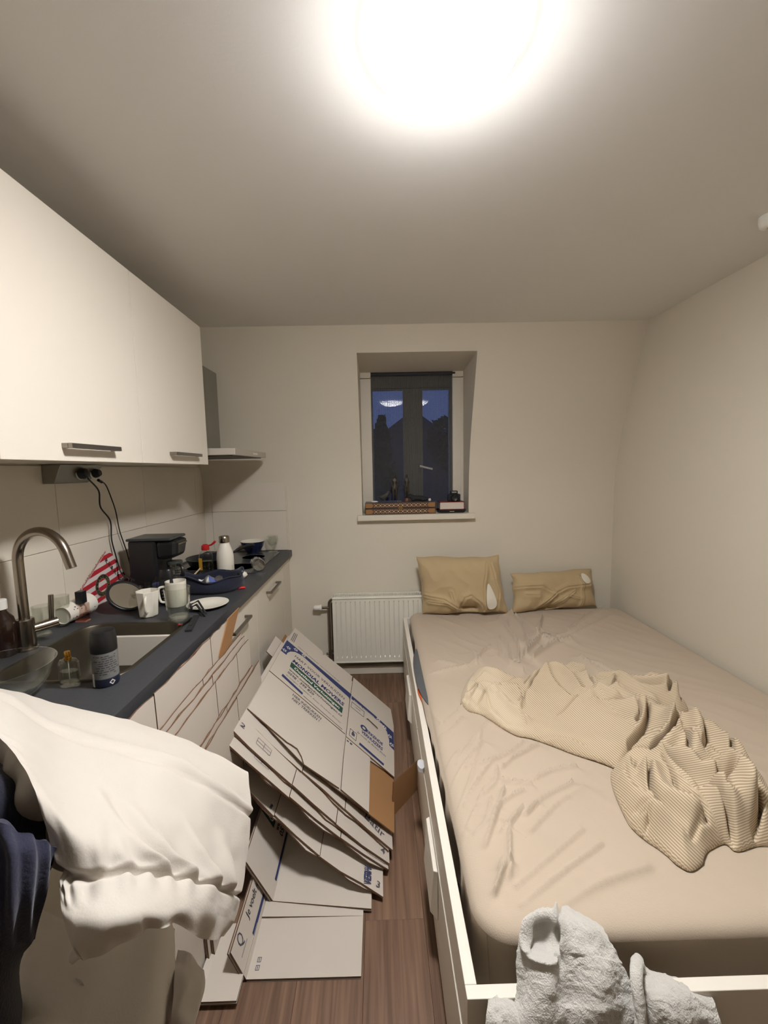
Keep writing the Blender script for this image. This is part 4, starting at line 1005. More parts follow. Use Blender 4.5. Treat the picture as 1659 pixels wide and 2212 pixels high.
quad(ob, [onp(.90, .12), onp(.96, .12), onp(.96, .50), onp(.90, .50)], M_NAVY)
b7, o7, f7 = folded('lowest flattened white box lying flat on the floor, the nearest one', [at(497, 2058, 0, -.455), at(531, 2117, 2, .008), at(781, 2110, 2, .008)], (0, .46, .0), slit=.36)
ob, a, b, nrm = o7[0]; far_ = f7
quad(ob, [onp(.70, .22), onp(.82, .22), onp(.82, .62), onp(.70, .62)], M_NAVY)
text_mesh('Je voelt je direct thuis', onp(.34, .25), onp(.34, .80), .022, nrm, M_INK, ob, bold=.01)
text_mesh('Q', onp(.40, .08), onp(.40, .14), .035, nrm, M_PENK, ob); quad(ob, [onp(.52, .05), onp(.54, .05), onp(.54, .16), onp(.52, .16)], M_PENK, 'printed_mark')
ob, a, b, nrm = o7[1]
def gl(s, w): return a + (b - a) * s + far_ * w + nrm * .0026
for w0 in (.09, .045):
    for (s0, s1_, wa, wb_) in ((.06, .095, w0, w0 + .004), (.06, .095, w0 + .026, w0 + .030), (.06, .065, w0, w0 + .03), (.09, .095, w0, w0 + .03), (.074, .080, w0 + .006, w0 + .024)): quad(ob, [gl(s0, wa), gl(s1_, wa), gl(s1_, wb_), gl(s0, wb_)], M_PENK, 'printed_mark')
qa, qb = at(430, 2166, 2, .03), at(511, 2163, 2, .03)
t, o, f = folded('pale edge of a flattened box on the floor below the duvet', [at(418, 2150, 2, .034), at(430, 2166, 2, .026), at(511, 2163, 2, .026)], (0, .2, 0))

# upright ones against the cabinet fronts
lean = [  # top edge left point, right point (photo), X at the top, label, seams
    ((285, 1546), (489, 1339), -.604, 'flattened white box standing flat against the kitchen doors, the tallest', (.30, .78)),
    ((352, 1562), (519, 1373), -.593, 'flattened white box in the upright row, behind its middle bundle', (.5,)),
    ((365, 1571), (527, 1375), -.583, 'flattened white box in the middle of the upright bundle', (.55,)),
    ((385, 1580), (535, 1377), -.573, 'flattened white box at the front of the upright bundle', (.52, .80)),
    ((446, 1596), (543, 1431), -.560, 'low flattened white box upright in front of the bundle', (.5,)),
    ((458, 1602), (558, 1416), -.549, 'lowest upright flattened white box next to the heap', (.55,))]
for k, (a, b, x_, lab, cu) in enumerate(lean):
    p, q = at(*a, 0, x_), at(*b, 0, x_); ext = (q - p).normalized()
    z_ = (p.z + q.z) / 2; p.z = q.z = z_ ; p = p - ext * .14
    dn = Vector((.024, .0, -(z_ - .010)))
    t = thing('flattened_box', lab, 'cardboard box', ((p + q) / 2 + dn), 'flattened removal boxes'); nrm = Vector((1, 0, .03)).normalized()
    cs = [0] + list(cu) + [1]
    for s0, s1_ in zip(cs[:-1], cs[1:]):
        e = .003
        ss = np.linspace(s0 + (e if s0 else 0), s1_ - (e if s1_ < 1 else 0), 7)
        jag = [random.uniform(-.004, .003) for _ in ss]
        MB().slab([[p + (q - p) * s + dn * w + Vector((0, 0, j * (1 - w))) for w in (0, .33, .66, 1)] for s, j in zip(ss, jag)], .0042).build('panel', CARD, t)
    ss = np.linspace(0, .98, 16)
    MB().slab([[p + (q - p) * s + dn * w + Vector((-.0048, 0, (random.uniform(-.010, .001)) * (1 - w))) for w in (0, 1)] for s in ss], .0036).build('back_panel', CARD, t)
    if k in (0, 3):
        for s in ((.42, .62) if k == 0 else (.36,)):
            c = p + (q - p) * s + nrm * .001
            MB().add([c + Vector((.0015, -.012, .001)), c + Vector((.0015, .03, .001)), c + Vector((.0015, .02, -.02)), c + Vector((.0015, .0, -.028)), c + Vector((.0015, -.01, -.014))], [(0, 1, 2, 3, 4)]).build('torn_patch', M_KRAFT, t, fix=False)
X_ = -.5945
pts = [at(x, y, 0, X_) for x, y in ((493, 1337), (517, 1312), (500, 1384), (473, 1418))]
m = MB(); N_ = Vector((1, 0, 0)); m.add(pts + [p - N_ * .004 for p in pts], [(3, 2, 1, 0), (4, 5, 6, 7), (0, 1, 5, 4), (1, 2, 6, 5), (2, 3, 7, 6), (3, 0, 4, 7)])
lo_ = [Vector((X_ + .002, p.y, .01)) for p in (pts[3], pts[2])]; m.add([pts[3], pts[2], lo_[1], lo_[0]], [(0, 1, 2, 3)])
tag(m.build('cardboard_strip', M_BROWN), 'narrow strip of brown cardboard standing up past a cabinet handle', 'cardboard')
# white and brown sheets whose far upper corners look out behind the printed one
for (u_, l_, x_, m_, lab) in (((577, 1432), (592, 1380), -.600, CARD, 'white flattened box corner rising behind the printed one, farthest left'), ((604, 1428), (613, 1376), -.583, (M_BROWN, M_KRAFT), 'brown flattened box edge between white ones at the top of the heap')):
    a = at(*u_, 0, x_); b = at(*l_, 0, x_)
    a.z = b.z = max(a.z, b.z)
    d = Vector((.50, 0, -(a.z - .016))); t = thing('flattened_box', lab, 'cardboard box', a + d, 'flattened removal boxes')
    MB().slab([[a + d * s + Vector((0, w, 0)) for w in (0, .12, b.y - a.y + .04)] for s in np.linspace(0, .62, 5)], .0045).build('panel', m_, t)
# brown flap on edge by the drawers
a, b = at(848, 1765, 2, .001), at(903, 1704, 2, .001); c = at(905, 1641, 1, b.y + .004); d = at(850, 1690, 1, a.y + .004)
nq = (b - a).cross(Vector((0, 0, 1))).normalized() * .004
m = MB().add([a, b, c, d, a - nq, b - nq, c - nq, d - nq], [(0, 1, 2, 3), (7, 6, 5, 4), (0, 4, 5, 1), (1, 5, 6, 2), (2, 6, 7, 3), (3, 7, 4, 0)], [0, 0, 1, 1, 1, 1])
tag(m.build('cardboard_flap', (M_BROWN, M_KRAFT)), 'small brown cardboard flap standing on edge on the floor by the drawers', 'cardboard')
q = at(909, 1664, 2, .315)
m = MB(); rnd = random.Random(3)
pts = [[Vector((BX0 - .012 + .013 * math.sin(a) * (1 + .4 * rnd.random()), q.y + .020 * math.cos(a) * (1 + .4 * rnd.random()), .318 + .02 * b_ + .008 * rnd.random())) for a in np.linspace(0, 6.28, 10)[:-1]] for b_ in (0, .5, 1.0)]
m.grid([r + [r[0]] for r in pts]); m.add(pts[0], [tuple(range(9))]); m.add(pts[2], [tuple(range(9))])
tag(m.build('tissue', mat('tissue_paper', (196, 196, 200), .9), smooth=True, sub=1), 'crumpled pale tissue caught on the drawer edge', 'tissue')
#@@PART5
# ------------------------------------------------------------------ things on the worktop
def fit(bx, by, ty, wpx):
    """centre of the foot, height and radius of a standing thing from its place in the photograph"""
    p = at(bx, by, 2, ZW); r = wpx / 2 * depth(p) / FPX
    d = Vector((p.x, p.y, 0)).normalized(); c = p + d * r * .8
    if c.x - r < XL + .012: c.x = XL + .012 + r
    h = at(bx, ty, 1, c.y).z - ZW
    c.z = ZW + .0006
    return c, h, r
M_GLASS = glass_mat('clear_glass', (.93, .94, .92), refl=1.5, body=0, base=.03); M_GLASSP = glass_mat('pink_glass', (.86, .74, .70), refl=1.0, body=.05)
M_LIQ = glass_mat('pale_liquid', (.82, .80, .66), refl=.5, body=.02)
M_CERW = mat('white_glaze', (226, 220, 206), .25, coat=.4); M_NAVYG = mat('navy_glaze', (28, 34, 64), .25, coat=.4)
M_BROWNG = mat('brown_bottle_glass', (38, 24, 18), .15, coat=.5); M_LABW = mat('white_label', (214, 212, 206), .6); M_BLUEL = mat('blue_label', (74, 92, 160), .6)
M_REDP = mat('red_plastic', (196, 34, 34), .4); M_GOLD = mat('gold_cap', (190, 140, 62), .25, metal=1); M_NAVYF = mat('navy_fabric', (20, 25, 44), .9, var=.12, vscale=14, bump=.3, bscale=160, sheen=.15)
M_YELLOW = mat('yellow_label', (206, 158, 50), .6); M_CANG = mat('can_grey_print', (112, 112, 110), .45, var=.35, vscale=70, stretch=(1, 1, 2.2)); M_STICK = mat('pale_wood', (206, 184, 146), .7)
M_FILM = glass_mat('clear_film', (.9, .9, .9), refl=1.5, rough=.12, body=.22)
def vessel(name, label, cat, c, prof, m, grp=None, seg=30, sx=1, sy=1, part='body', smooth=True):
    t = thing(name, label, cat, c, grp); o = MB().shell(prof, seg, c, sx=sx, sy=sy).build(part, m, t, smooth=smooth, angle=50); return t, o
def handle_loop(t, c, ang, r, z0, z1, out, m, rad=.005, name='handle'):
    d = Vector((math.cos(ang), math.sin(ang), 0)); c = Vector(c)
    MB().tube(spline([c + d * (r - .002) + Vector((0, 0, z1)), c + d * (r + out) + Vector((0, 0, z1 - .004)), c + d * (r + out * 1.1) + Vector((0, 0, (z0 + z1) / 2)), c + d * (r + out * .8) + Vector((0, 0, z0 + .004)), c + d * (r - .002) + Vector((0, 0, z0))], 6), rad, 8).build(name, m, t, smooth=True)
cam_ang = lambda c: math.atan2(-c[1], -c[0])

# brown bottle, glass bowl with something red
c, h, r = fit(-4, 1412, 1322, 46); r = .034; h = .175; c = Vector((-1.18, 1.285, ZW + .0006))
t = thing('bottle', 'brown glass bottle with white cap at the left edge of the photo', 'bottle', c)
MB().lathe([(r * .9, 0), (r, .005), (r, h * .55), (r * .85, h * .68), (r * .42, h * .80), (r * .40, h * .86)], 26, c).build('glass', M_BROWNG, t, smooth=True, angle=50)
MB().lathe([(r * .50, h * .84), (r * .50, h), (r * .45, h * 1.01), (0, h * 1.01)], 22, c).build('cap', M_PLAST, t, smooth=True)
MB().grid([[c + Vector((r * 1.015 * math.cos(R(a)), r * 1.015 * math.sin(R(a)), h * z)) for z in (.10, .29, .48)] for a in range(-190, -84, 8)]).build('label', M_LABW, t, smooth=True)
c = Vector((-.955, 1.015, ZW + .0006)); r = .118; h = .085
vessel('glass_bowl', 'clear glass mixing bowl in the near left corner of the worktop', 'bowl', c, [(.0, .001), (r * .45, .001), (r * .66, .012), (r * .86, h * .5), (r * .98, h), (r * 1.0, h + .002), (r * .975, h + .002), (r * .84, h * .5), (r * .64, .016), (r * .42, .005), (0, .005)], M_GLASS, seg=44)
tag(MB().lathe([(0, 0), (.010, .001), (.015, .010), (.014, .020), (.008, .027), (0, .028)], 18, Vector((-1.035, .985, ZW + .0075))).build('tomato', mat('tomato_red', (206, 62, 30), .35), smooth=True, angle=180), 'small orange-red round thing lying in the glass bowl', 'tomato')
# glasses behind the tap
for (x, y, r, h, lab) in ((-1.185, 1.445, .030, .105, 'clear drinking glass behind the tap spout, next to the mixer lever'), (-1.183, 1.530, .028, .115, 'clear drinking glass between the tap and the white speckled cup')):
    vessel('drinking_glass', lab, 'glass', (x, y, ZW + .0006), [(0, .001), (r * .8, .001), (r, h), (r * .95, h), (r * .75, .008), (0, .008)], M_GLASS, 'clear glasses behind the tap')
# speckled cup lying
p0, p1 = at(122, 1331, 2, ZW + .041), at(152, 1303, 2, ZW + .047)
p0.x = max(p0.x, -1.175); p1.x = max(p1.x, -1.172); ax = (p1 - p0).normalized(); L = .135
rot = ax.to_track_quat('Z', 'Y').to_matrix().to_4x4()
t = thing('cup', 'white cup with grey-blue specks lying on its side by the wall', 'cup', (p0.x, p0.y, ZW))
Mx = Matrix.Translation(p0) @ rot
MB(Mx).lathe([(0, .004), (.030, .004), (.0315, 0), (.036, L * .4), (.041, L), (.039, L), (.034, L * .4), (.028, .008), (0, .008)], 30).build('body', M_CERW, t, smooth=True, angle=50)
sp = MB(Mx); rnd = random.Random(9)
for i in range(46):
    a = rnd.random() * 6.28; z = .012 + rnd.random() * (L - .025); rr = .0318 + (.0412 - .0318) * z / L + .0006; w = rnd.uniform(.0022, .0045); k = w / rr; tt = rnd.uniform(.003, .007)
    P_ = lambda aa, zz: (rr * math.cos(aa), rr * math.sin(aa), zz)
    sp.add([P_(a - k, z), P_(a + k * .2, z - tt * .5), P_(a + k, z + tt * .3), P_(a, z + tt)], [(0, 1, 2, 3)])
tag(sp.build('printed_specks', mat('speck_blue', (70, 78, 100), .6), t, fix=False), kind='stuff')
# pink perfume bottle
c, h, r = fit(180, 1345, 1277, 25); w = r * .95
t = thing('perfume_bottle', 'pinkish square perfume bottle with a black cap beside the speckled cup', 'perfume', c)
hb = h * .60
MB().box((c.x - w, c.y - w * .7, c.z), (c.x + w, c.y + w * .7, c.z + hb)).build('glass', M_GLASSP, t, bevel=.003)
MB().box((c.x - w * .82, c.y - w * .52, c.z + .006), (c.x + w * .82, c.y + w * .52, c.z + hb * .45)).build('perfume', glass_mat('pink_liquid', (.80, .62, .56), refl=.4, body=.05), t)
MB().box((c.x - w * .96, c.y - w * .66, c.z + .0006), (c.x + w * .96, c.y + w * .66, c.z + .005)).build('glass_foot', mat('pink_foot', (206, 160, 140), .3), t)
MB().box((c.x - w * .68, c.y - w * .6, c.z + hb + .001), (c.x + w * .68, c.y + w * .6, c.z + h)).build('cap', M_BLACK, t, bevel=.002)

# pennant against the tiles
XPN = -1.205
def PN(px, py): q = at(px, py, 0, XPN); return (q.y, q.z)
PF = ((XPN, 0, 0), (0, 1, 0), (0, 0, 1))
outline = [PN(*p) for p in ((229, 1193), (241, 1195), (278, 1253), (262, 1272), (239, 1295), (193, 1321), (170, 1302), (174, 1279))]
zmin = ZW + .004; outline = [(y, max(z, zmin)) for y, z in outline]
pc = (sum(p[0] for p in outline) / 8, sum(p[1] for p in outline) / 8)
pen = thing('pennant', 'red and white striped fringed pennant with a black round crest by the tiles', 'pennant', (XPN, pc[0], ZW))
M_RW = mat('pennant_white', (214, 204, 198), .8); M_RR = mat('pennant_red', (176, 30, 44), .8); M_CREST = mat('crest_black', (22, 19, 18), .8); M_CRGOLD = mat('crest_letters', (140, 122, 88), .8)
MB().prism(outline, PF, .003, (0, 0)).build('cloth', M_RW, pen, fix=False)
def clip(poly, a, b, c_, keep):
    out = []
    for i in range(len(poly)):
        p, q = poly[i], poly[(i + 1) % len(poly)]; dp = a * p[0] + b * p[1] - c_; dq = a * q[0] + b * q[1] - c_
        if keep * dp >= 0: out.append(p)
        if dp * dq < 0:
            t_ = dp / (dp - dq); out.append((p[0] + (q[0] - p[0]) * t_, p[1] + (q[1] - p[1]) * t_))
    return out
zp = lambda x, y: PN(x / 5.184, 1130 + y / 5.184)
d0, d1 = zp(1130, 545), zp(1310, 435); sd_ = Vector((d1[0] - d0[0], d1[1] - d0[1])).normalized(); nrm2 = Vector((-sd_.y, sd_.x))
pos = lambda x, y: nrm2.dot(Vector(zp(x, y)))
top, bot = pos(1225, 330), pos(1110, 1000); n_s = 11; pstep = (bot - top) / n_s
for i in range(0, n_s, 2):
    lo_, hi_ = sorted((top + i * pstep, top + (i + 1) * pstep))
    pl = clip(clip(outline, nrm2.x, nrm2.y, lo_, 1), nrm2.x, nrm2.y, hi_, -1)
    if len(pl) > 2: decal(pl, PF, M_RR, pen, 'printed_stripe', lift=.0005)
cc = Vector(zp(1150, 695)); R_o = (Vector(zp(1150, 570)) - cc).length; circ = lambda r_, n_=36: [(cc.x + r_ * math.cos(2 * math.pi * i / n_), cc.y + r_ * math.sin(2 * math.pi * i / n_)) for i in range(n_)]
crest = decal(circ(R_o), PF, M_CREST, pen, 'printed_crest', [list(reversed(circ(R_o * .58)))], lift=.0012)
decal(circ(R_o * .64), PF, M_CRGOLD, pen, 'crest_ring', [list(reversed(circ(R_o * .59)))], lift=.0016)
decal(circ(R_o * 1.0), PF, M_CRGOLD, pen, 'crest_ring', [list(reversed(circ(R_o * .95)))], lift=.0016)
def glyph(ch):
    cu = bpy.data.curves.new('g', 'FONT'); cu.body = ch; cu.resolution_u = 2; cu.offset = 0; o = bpy.data.objects.new('g', cu); COL.objects.link(o); bpy.context.view_layer.update()
    me = bpy.data.meshes.new_from_object(o.evaluated_get(bpy.context.evaluated_depsgraph_get())); bpy.data.objects.remove(o, do_unlink=True); bpy.data.curves.remove(cu)
    r_ = ([v.co.copy() for v in me.vertices], [tuple(p.vertices) for p in me.polygons]); bpy.data.meshes.remove(me); return r_
rt = MB(); hh = R_o * .20
def ring(txt, a0, a1, flip):
    for i, ch in enumerate(txt):
        if ch == ' ': continue
        a = R(a0 + (a1 - a0) * (i + .5) / len(txt)); vs, fs = glyph(ch)
        if not vs: continue
        xm = (min(v.x for v in vs) + max(v.x for v in vs)) / 2; k = hh / .7
        rad = Vector((math.cos(a), math.sin(a))) * (-1 if flip else 1); tan = Vector((rad.y, -rad.x)); base = cc + Vector((math.cos(a), math.sin(a))) * (R_o * (.67 if not flip else .90))
        rt.add([Vector((XPN + .0022, base.x + tan.x * (v.x - xm) * k + rad.x * v.y * k, base.y + tan.y * (v.x - xm) * k + rad.y * v.y * k)) for v in vs], fs)
ring('R.V.& A.V. SPARTA', 178, -8, False); ring('ROTTERDAM', 195, 345, True)
rt.build('printed_text', M_CRGOLD, pen, fix=False)
def P3(x, y): a, b = zp(x, y); return Vector((XPN, a, b))
text_mesh('R.V.& A.V. SP', P3(1170, 425), P3(1368, 668), .016, (1, 0, 0), M_CREST, pen, lift=.0014, bold=.03)
text_mesh('1888', P3(1026, 862), P3(1074, 912), .012, (1, 0, 0), M_CREST, pen, lift=.0014, bold=.03)
fr = MB(); rnd = random.Random(4)
for (a, b) in ((outline[0], outline[7]), (outline[4], outline[5])):
    nq = max(10, int(math.hypot(b[0] - a[0], b[1] - a[1]) / .0045)); nx, nz = (b[1] - a[1]), -(b[0] - a[0]); ln = math.hypot(nx, nz); nx, nz = nx / ln, nz / ln
    if (nx * (pc[0] - a[0]) + nz * (pc[1] - a[1])) > 0: nx, nz = -nx, -nz
    for i in range(nq):
        t_ = i / nq; y_, z_ = a[0] + (b[0] - a[0]) * t_, a[1] + (b[1] - a[1]) * t_; l_ = rnd.uniform(.006, .012)
        q0 = Vector((XPN - .001, y_, z_)); q1 = q0 + Vector((rnd.uniform(0, .003), nx * l_ + rnd.uniform(-.002, .002), nz * l_)); q1.z = max(q1.z, ZW + .001); q0.z = max(q0.z, ZW + .0015)
        fr.tube([q0, q1], .0012, 4)
tag(fr.build('fringe', mat('fringe_pink', (186, 120, 116), .9), pen), kind='stuff')
MB().tube([P3(1075, 1020) + Vector((.012, 0, 0)), P3(1300, 880) + Vector((.012, 0, 0))], .0018, 6).build('cord', M_KRAFT, pen)

# oval mirror
mc = at(273, 1288, 1, 1.70); nv = Vector((.649, -.303, .709)).normalized()
mc.z = max(mc.z, ZW + .060)
u_ = nv.cross(Vector((0, 0, 1))).normalized(); q = nv.to_track_quat('Z', 'Y').to_matrix().to_4x4(); Mx = Matrix.Translation(mc) @ q
t = thing('mirror', 'round black-framed standing mirror leaning back by the pennant', 'mirror', (mc.x, mc.y, ZW))
MB(Mx).lathe([(0, -.009), (.068, -.009), (.0755, -.004), (.0755, .003), (.071, .006), (.064, .004), (.064, -.004)], 44).build('frame', M_BLACK, t, smooth=True, angle=60)
MB(Mx).shell([(0, .0015), (.0635, .0015)], 44).build('mirror_glass', mat('mirror_silver', (236, 235, 230), .05, metal=1), t, fix=False)
MB().tube([mc - nv * .008, mc - nv * .05 - Vector((0, 0, .028)), Vector((mc.x - .06, mc.y + .035, ZW + .005))], .004, 8).build('stand', M_BLACK, t, smooth=True)

# faceted white mug
c, h, r = fit(322, 1335, 1276, 46); rot = Matrix.Rotation(R(10), 4, 'Z')
t = thing('mug', 'white faceted mug standing in front of the mirror', 'mug', c)
m = MB(Matrix.Translation(c) @ rot); m.shell([(0, .001), (r * .80, .001), (r * .84, .006), (r * 1.02, h), (r * .95, h), (r * .78, .01), (0, .01)], 8); m.build('body', M_CERW, t, bevel=.0012)
a = cam_ang(c) - .15; handle_loop(t, c, a, r * .90, h * .25, h * .82, .024, M_CERW, .0055)
c2 = Vector((c.x - .055, c.y + .115, c.z)); r2, h2 = .034, .098
t, o = vessel('glass_cup', 'clear glass cup with a handle half hidden behind the faceted mug', 'glass', c2, [(0, .001), (r2 * .9, .001), (r2, h2), (r2 * .95, h2), (r2 * .85, .008), (0, .008)], M_GLASS)
handle_loop(t, c2, R(195), r2 * .95, h2 * .2, h2 * .8, .022, M_GLASS, .004)
c, h, r = fit(380, 1322, 1262, 44); c.y += .055; c.x -= .02
t, o = vessel('mug', 'white mug with a ring handle half hidden behind the clear tumbler', 'mug', c, [(0, .001), (r * .9, .001), (r * .95, .005), (r, h), (r * .93, h), (r * .85, .008), (0, .008)], M_CERW)
handle_loop(t, c, R(200), r * .95, h * .18, h * .8, .024, M_CERW, .005)
# clear tumbler in front
c, h, r = fit(387, 1343, 1269, 48)
vessel('drinking_glass', 'large clear tumbler at the corner of the sink', 'glass', c, [(0, .001), (r * .86, .001), (r * .90, .004), (r * 1.12, h), (r * 1.06, h), (r * .84, .014), (0, .012)], M_GLASS, seg=36)
# small black lighter, black comb
a, b = at(388, 1353, 2, ZW + .006), at(412, 1336, 2, ZW + .006); t = thing('lighter', 'black lighter with a steel end lying beside the sink corner', 'lighter', (a + b) / 2)
d_ = (b - a).normalized(); s_ = Vector((-d_.y, d_.x, 0)) * .0065
def slabbox(a, b, w, z0, z1):
    d = (b - a); d.z = 0; d.normalize(); s = Vector((-d.y, d.x, 0)) * w
    A, B = Vector((a.x, a.y, z0)), Vector((b.x, b.y, z0)); up = Vector((0, 0, z1 - z0))
    return [A - s, B - s, B + s, A + s, A - s + up, B - s + up, B + s + up, A + s + up]
m = MB(); m.hexa(slabbox(a + d_ * .014, b, .0075, ZW + .001, ZW + .013)); m.build('barrel', M_BLACK, t, bevel=.003)
m = MB(); m.hexa(slabbox(a, a + d_ * .0135, .0072, ZW + .001, ZW + .0125)); m.build('metal_end', M_TAP, t, bevel=.002)
MB().box((a.x - .004, a.y - .004, ZW + .011), (a.x + .003, a.y + .003, ZW + .0145)).build('button', M_REDP, t)
a, b = at(407, 1363, 2, ZW + .003), at(424, 1331, 2, ZW + .003)
m = MB(); m.hexa(slabbox(a, b, .011, ZW + .0007, ZW + .008)); m.hexa(slabbox(a + (b - a) * .25, a + (b - a) * .75, .005, ZW + .0079, ZW + .0105))
tag(m.build('remote_control', M_BLACKM, bevel=.002), 'flat black remote lying on the worktop edge right of the tumbler', 'remote')

# coffee maker
cmk = thing('coffee_maker', 'black filter coffee maker with glass jug against the tiles', 'coffee maker', (-1.09, 1.98, ZW))
Y0, Y1 = 1.890, 2.045; zt_ = at(325, 1158, 1, 1.97).z; XT0, XT1, XH, XBS = -1.140, -1.015, -.925, -.930
MB().box((XT0, Y0, ZW + .0006), (XBS, Y1, ZW + .026)).build('base', M_BLACK, cmk, bevel=.008)
MB().box((XT0, Y0, ZW + .026), (XT1, Y1, zt_ - .012)).build('water_tank', M_BLACK, cmk, bevel=.010)
MB().add([(XT1, Y0 + .005, zt_ - .105), (XH - .012, Y0 + .03, zt_ - .095), (XH - .012, Y1 - .03, zt_ - .095), (XT1, Y1 - .005, zt_ - .105), (XT1, Y0, zt_ - .014), (XH, Y0 + .016, zt_ - .014), (XH, Y1 - .016, zt_ - .014), (XT1, Y1, zt_ - .014)],
         [(0, 3, 2, 1), (4, 5, 6, 7), (0, 1, 5, 4), (1, 2, 6, 5), (2, 3, 7, 6), (3, 0, 4, 7)]).build('brew_head', M_BLACK, cmk, bevel=.018)
MB().box((XT0 - .006, Y0 - .003, zt_ - .013), (XH - .02, Y1 + .003, zt_)).build('lid', mat('lid_grey', (58, 62, 62), .3), cmk, bevel=.006)
MB().box((XH - .002, Y0 + .035, zt_ - .036), (XH + .0005, Y1 - .035, zt_ - .031)).build('trim_band', M_TAP, cmk)
jc = Vector((-.966, 1.960, ZW + .027)); jr = .044
jug = MB().shell([(0, .001), (jr * .86, .001), (jr, .03), (jr * .98, .065), (jr * .72, .098), (jr * .70, .108), (jr * .66, .108), (jr * .68, .098), (jr * .93, .064), (jr * .95, .03), (0, .004)], 32, jc).build('jug', M_GLASS, cmk, smooth=True)
MB().lathe([(jr * .76, .104), (jr * .80, .112), (jr * .74, .120), (0, .124)], 28, jc).build('jug_lid', mat('jug_lid_green', (56, 60, 54), .3), cmk, smooth=True)
MB().shell([(jr * .735, .096), (jr * .735, .104)], 28, jc).build('jug_band', M_TAP, cmk, smooth=True)
jd = Vector((.75, -.66, 0)); MB().tube(spline([jc + jd * jr * .75 + Vector((0, 0, .105)), jc + jd * (jr + .03) + Vector((0, 0, .10)), jc + jd * (jr + .034) + Vector((0, 0, .06)), jc + jd * (jr + .01) + Vector((0, 0, .02))], 6), .007, 8).build('jug_handle', M_BLACK, cmk, smooth=True)
# blue-labelled bottle and black bottle
c, h, r = fit(346, 1293, 1243, 26)
t, o = vessel('bottle', 'small clear bottle with a blue label in front of the coffee maker', 'bottle', c, [(0, .001), (r * .95, .001), (r, .004), (r, h * .72), (r * .6, h * .86), (r * .45, h), (0, h)], M_GLASS)
MB().shell([(r * 1.02, h * .12), (r * 1.02, h * .64)], 26, c).build('label', M_BLUEL, t, smooth=True)
c, h, r = fit(371, 1302, 1226, 33); c.y -= .03
t = thing('shower_gel', 'black toiletry bottle with small white lettering behind the tumbler', 'bottle', c)
m = MB(); m.lathe([(r * .92, 0), (r, .004), (r * 1.02, h * .45), (r * .90, h * .72)], 26, c, sy=.7); m.build('body', M_BLACKM, t, smooth=True, angle=50)
MB().lathe([(r * .86, h * .725), (r * .80, h * .97), (r * .70, h), (0, h)], 26, c, sy=.7).build('cap', M_BLACK, t, smooth=True, angle=50)
ca = Vector((-c.x, -c.y, 0)).normalized(); sd2 = Vector((-ca.y, ca.x, 0)); fc_ = c + ca * (r * .86)
for k, (w_, tx) in enumerate(((.55, 'Men'), (.95, 'ExTRA'), (.95, 'schwarz'), (.8, 'shower'))):
    z_ = h * (.40 - .085 * k); pA_ = fc_ - sd2 * r * .62 + Vector((0, 0, z_)); text_mesh(tx, pA_, pA_ + sd2 * r * 1.2 * w_, h * .055, ca, M_LABW, t, lift=.003)

# navy bag with clear packet
bc = at(446, 1284, 2, ZW); bc = Vector((-.795, 1.965, ZW + .0006)); ang = R(10)
Mx = Matrix.Translation(bc) @ Matrix.Rotation(ang, 4, 'Z')
t = thing('toiletry_bag', 'open navy blue oval bag in the middle of the worktop', 'bag', bc)
m = MB(Mx); rows_ = []
for (k_, z, ) in ((.0, .0), (.86, .0), (.97, .015), (1.0, .045), (.97, .066), (.985, .073), (.94, .075), (.90, .066), (.92, .045), (.86, .014), (0, .012)):
    rows_.append([Vector((.140 * k_ * math.cos(a) * (1 + .03 * math.sin(5 * a + z * 60)), .098 * k_ * math.sin(a) * (1 + .03 * math.sin(4 * a)), z + (.012 * math.sin(2 * a + 1) + .008 * math.sin(5 * a) if z > .05 else 0))) for a in np.linspace(0, 2 * math.pi, 49)])
m.grid(rows_); m.build('body', M_NAVYF, t, smooth=True, angle=180)
MB(Mx).tube([(.1405 * math.cos(a), .0985 * math.sin(a), .075 + .012 * math.sin(2 * a + 1) + .008 * math.sin(5 * a)) for a in np.linspace(0, 2 * math.pi, 48)[:-1]], .0032, 6, close=True).build('rim_piping', M_NAVYF, t, smooth=True)
m = MB(Matrix.Translation(bc + Vector((-.015, -.015, .035))) @ Matrix.Rotation(R(28), 4, 'Z')); rnd = random.Random(12)
gp = [[Vector((.16 * (i / 12 - .5), .10 * (j / 9 - .5), .022 * math.sin(i * .8) * math.cos(j * .9) + .03 * (1 - abs(i / 6 - 1)) * (1 - abs(j / 4.5 - 1)) + rnd.uniform(-.006, .006))) for j in range(10)] for i in range(13)]
m.grid(gp); pk = thing('clear_packet', 'crumpled clear plastic packet with blue print lying in the navy bag', 'packet', bc + Vector((0, 0, .03)))
m.build('film', M_FILM, pk, smooth=False, fix=False)
m = MB(Matrix.Translation(bc + Vector((-.015, -.015, .037))) @ Matrix.Rotation(R(28), 4, 'Z')); m.grid([[gp[i][j] for j in range(5, 8)] for i in range(3, 9)]); m.build('label', M_LABW, pk, fix=False)
m = MB(Matrix.Translation(bc + Vector((-.015, -.015, .037))) @ Matrix.Rotation(R(28), 4, 'Z')); m.grid([[gp[i][j] for j in range(2, 4)] for i in range(6, 11)]); m.build('print', M_BLUEL, pk, fix=False)
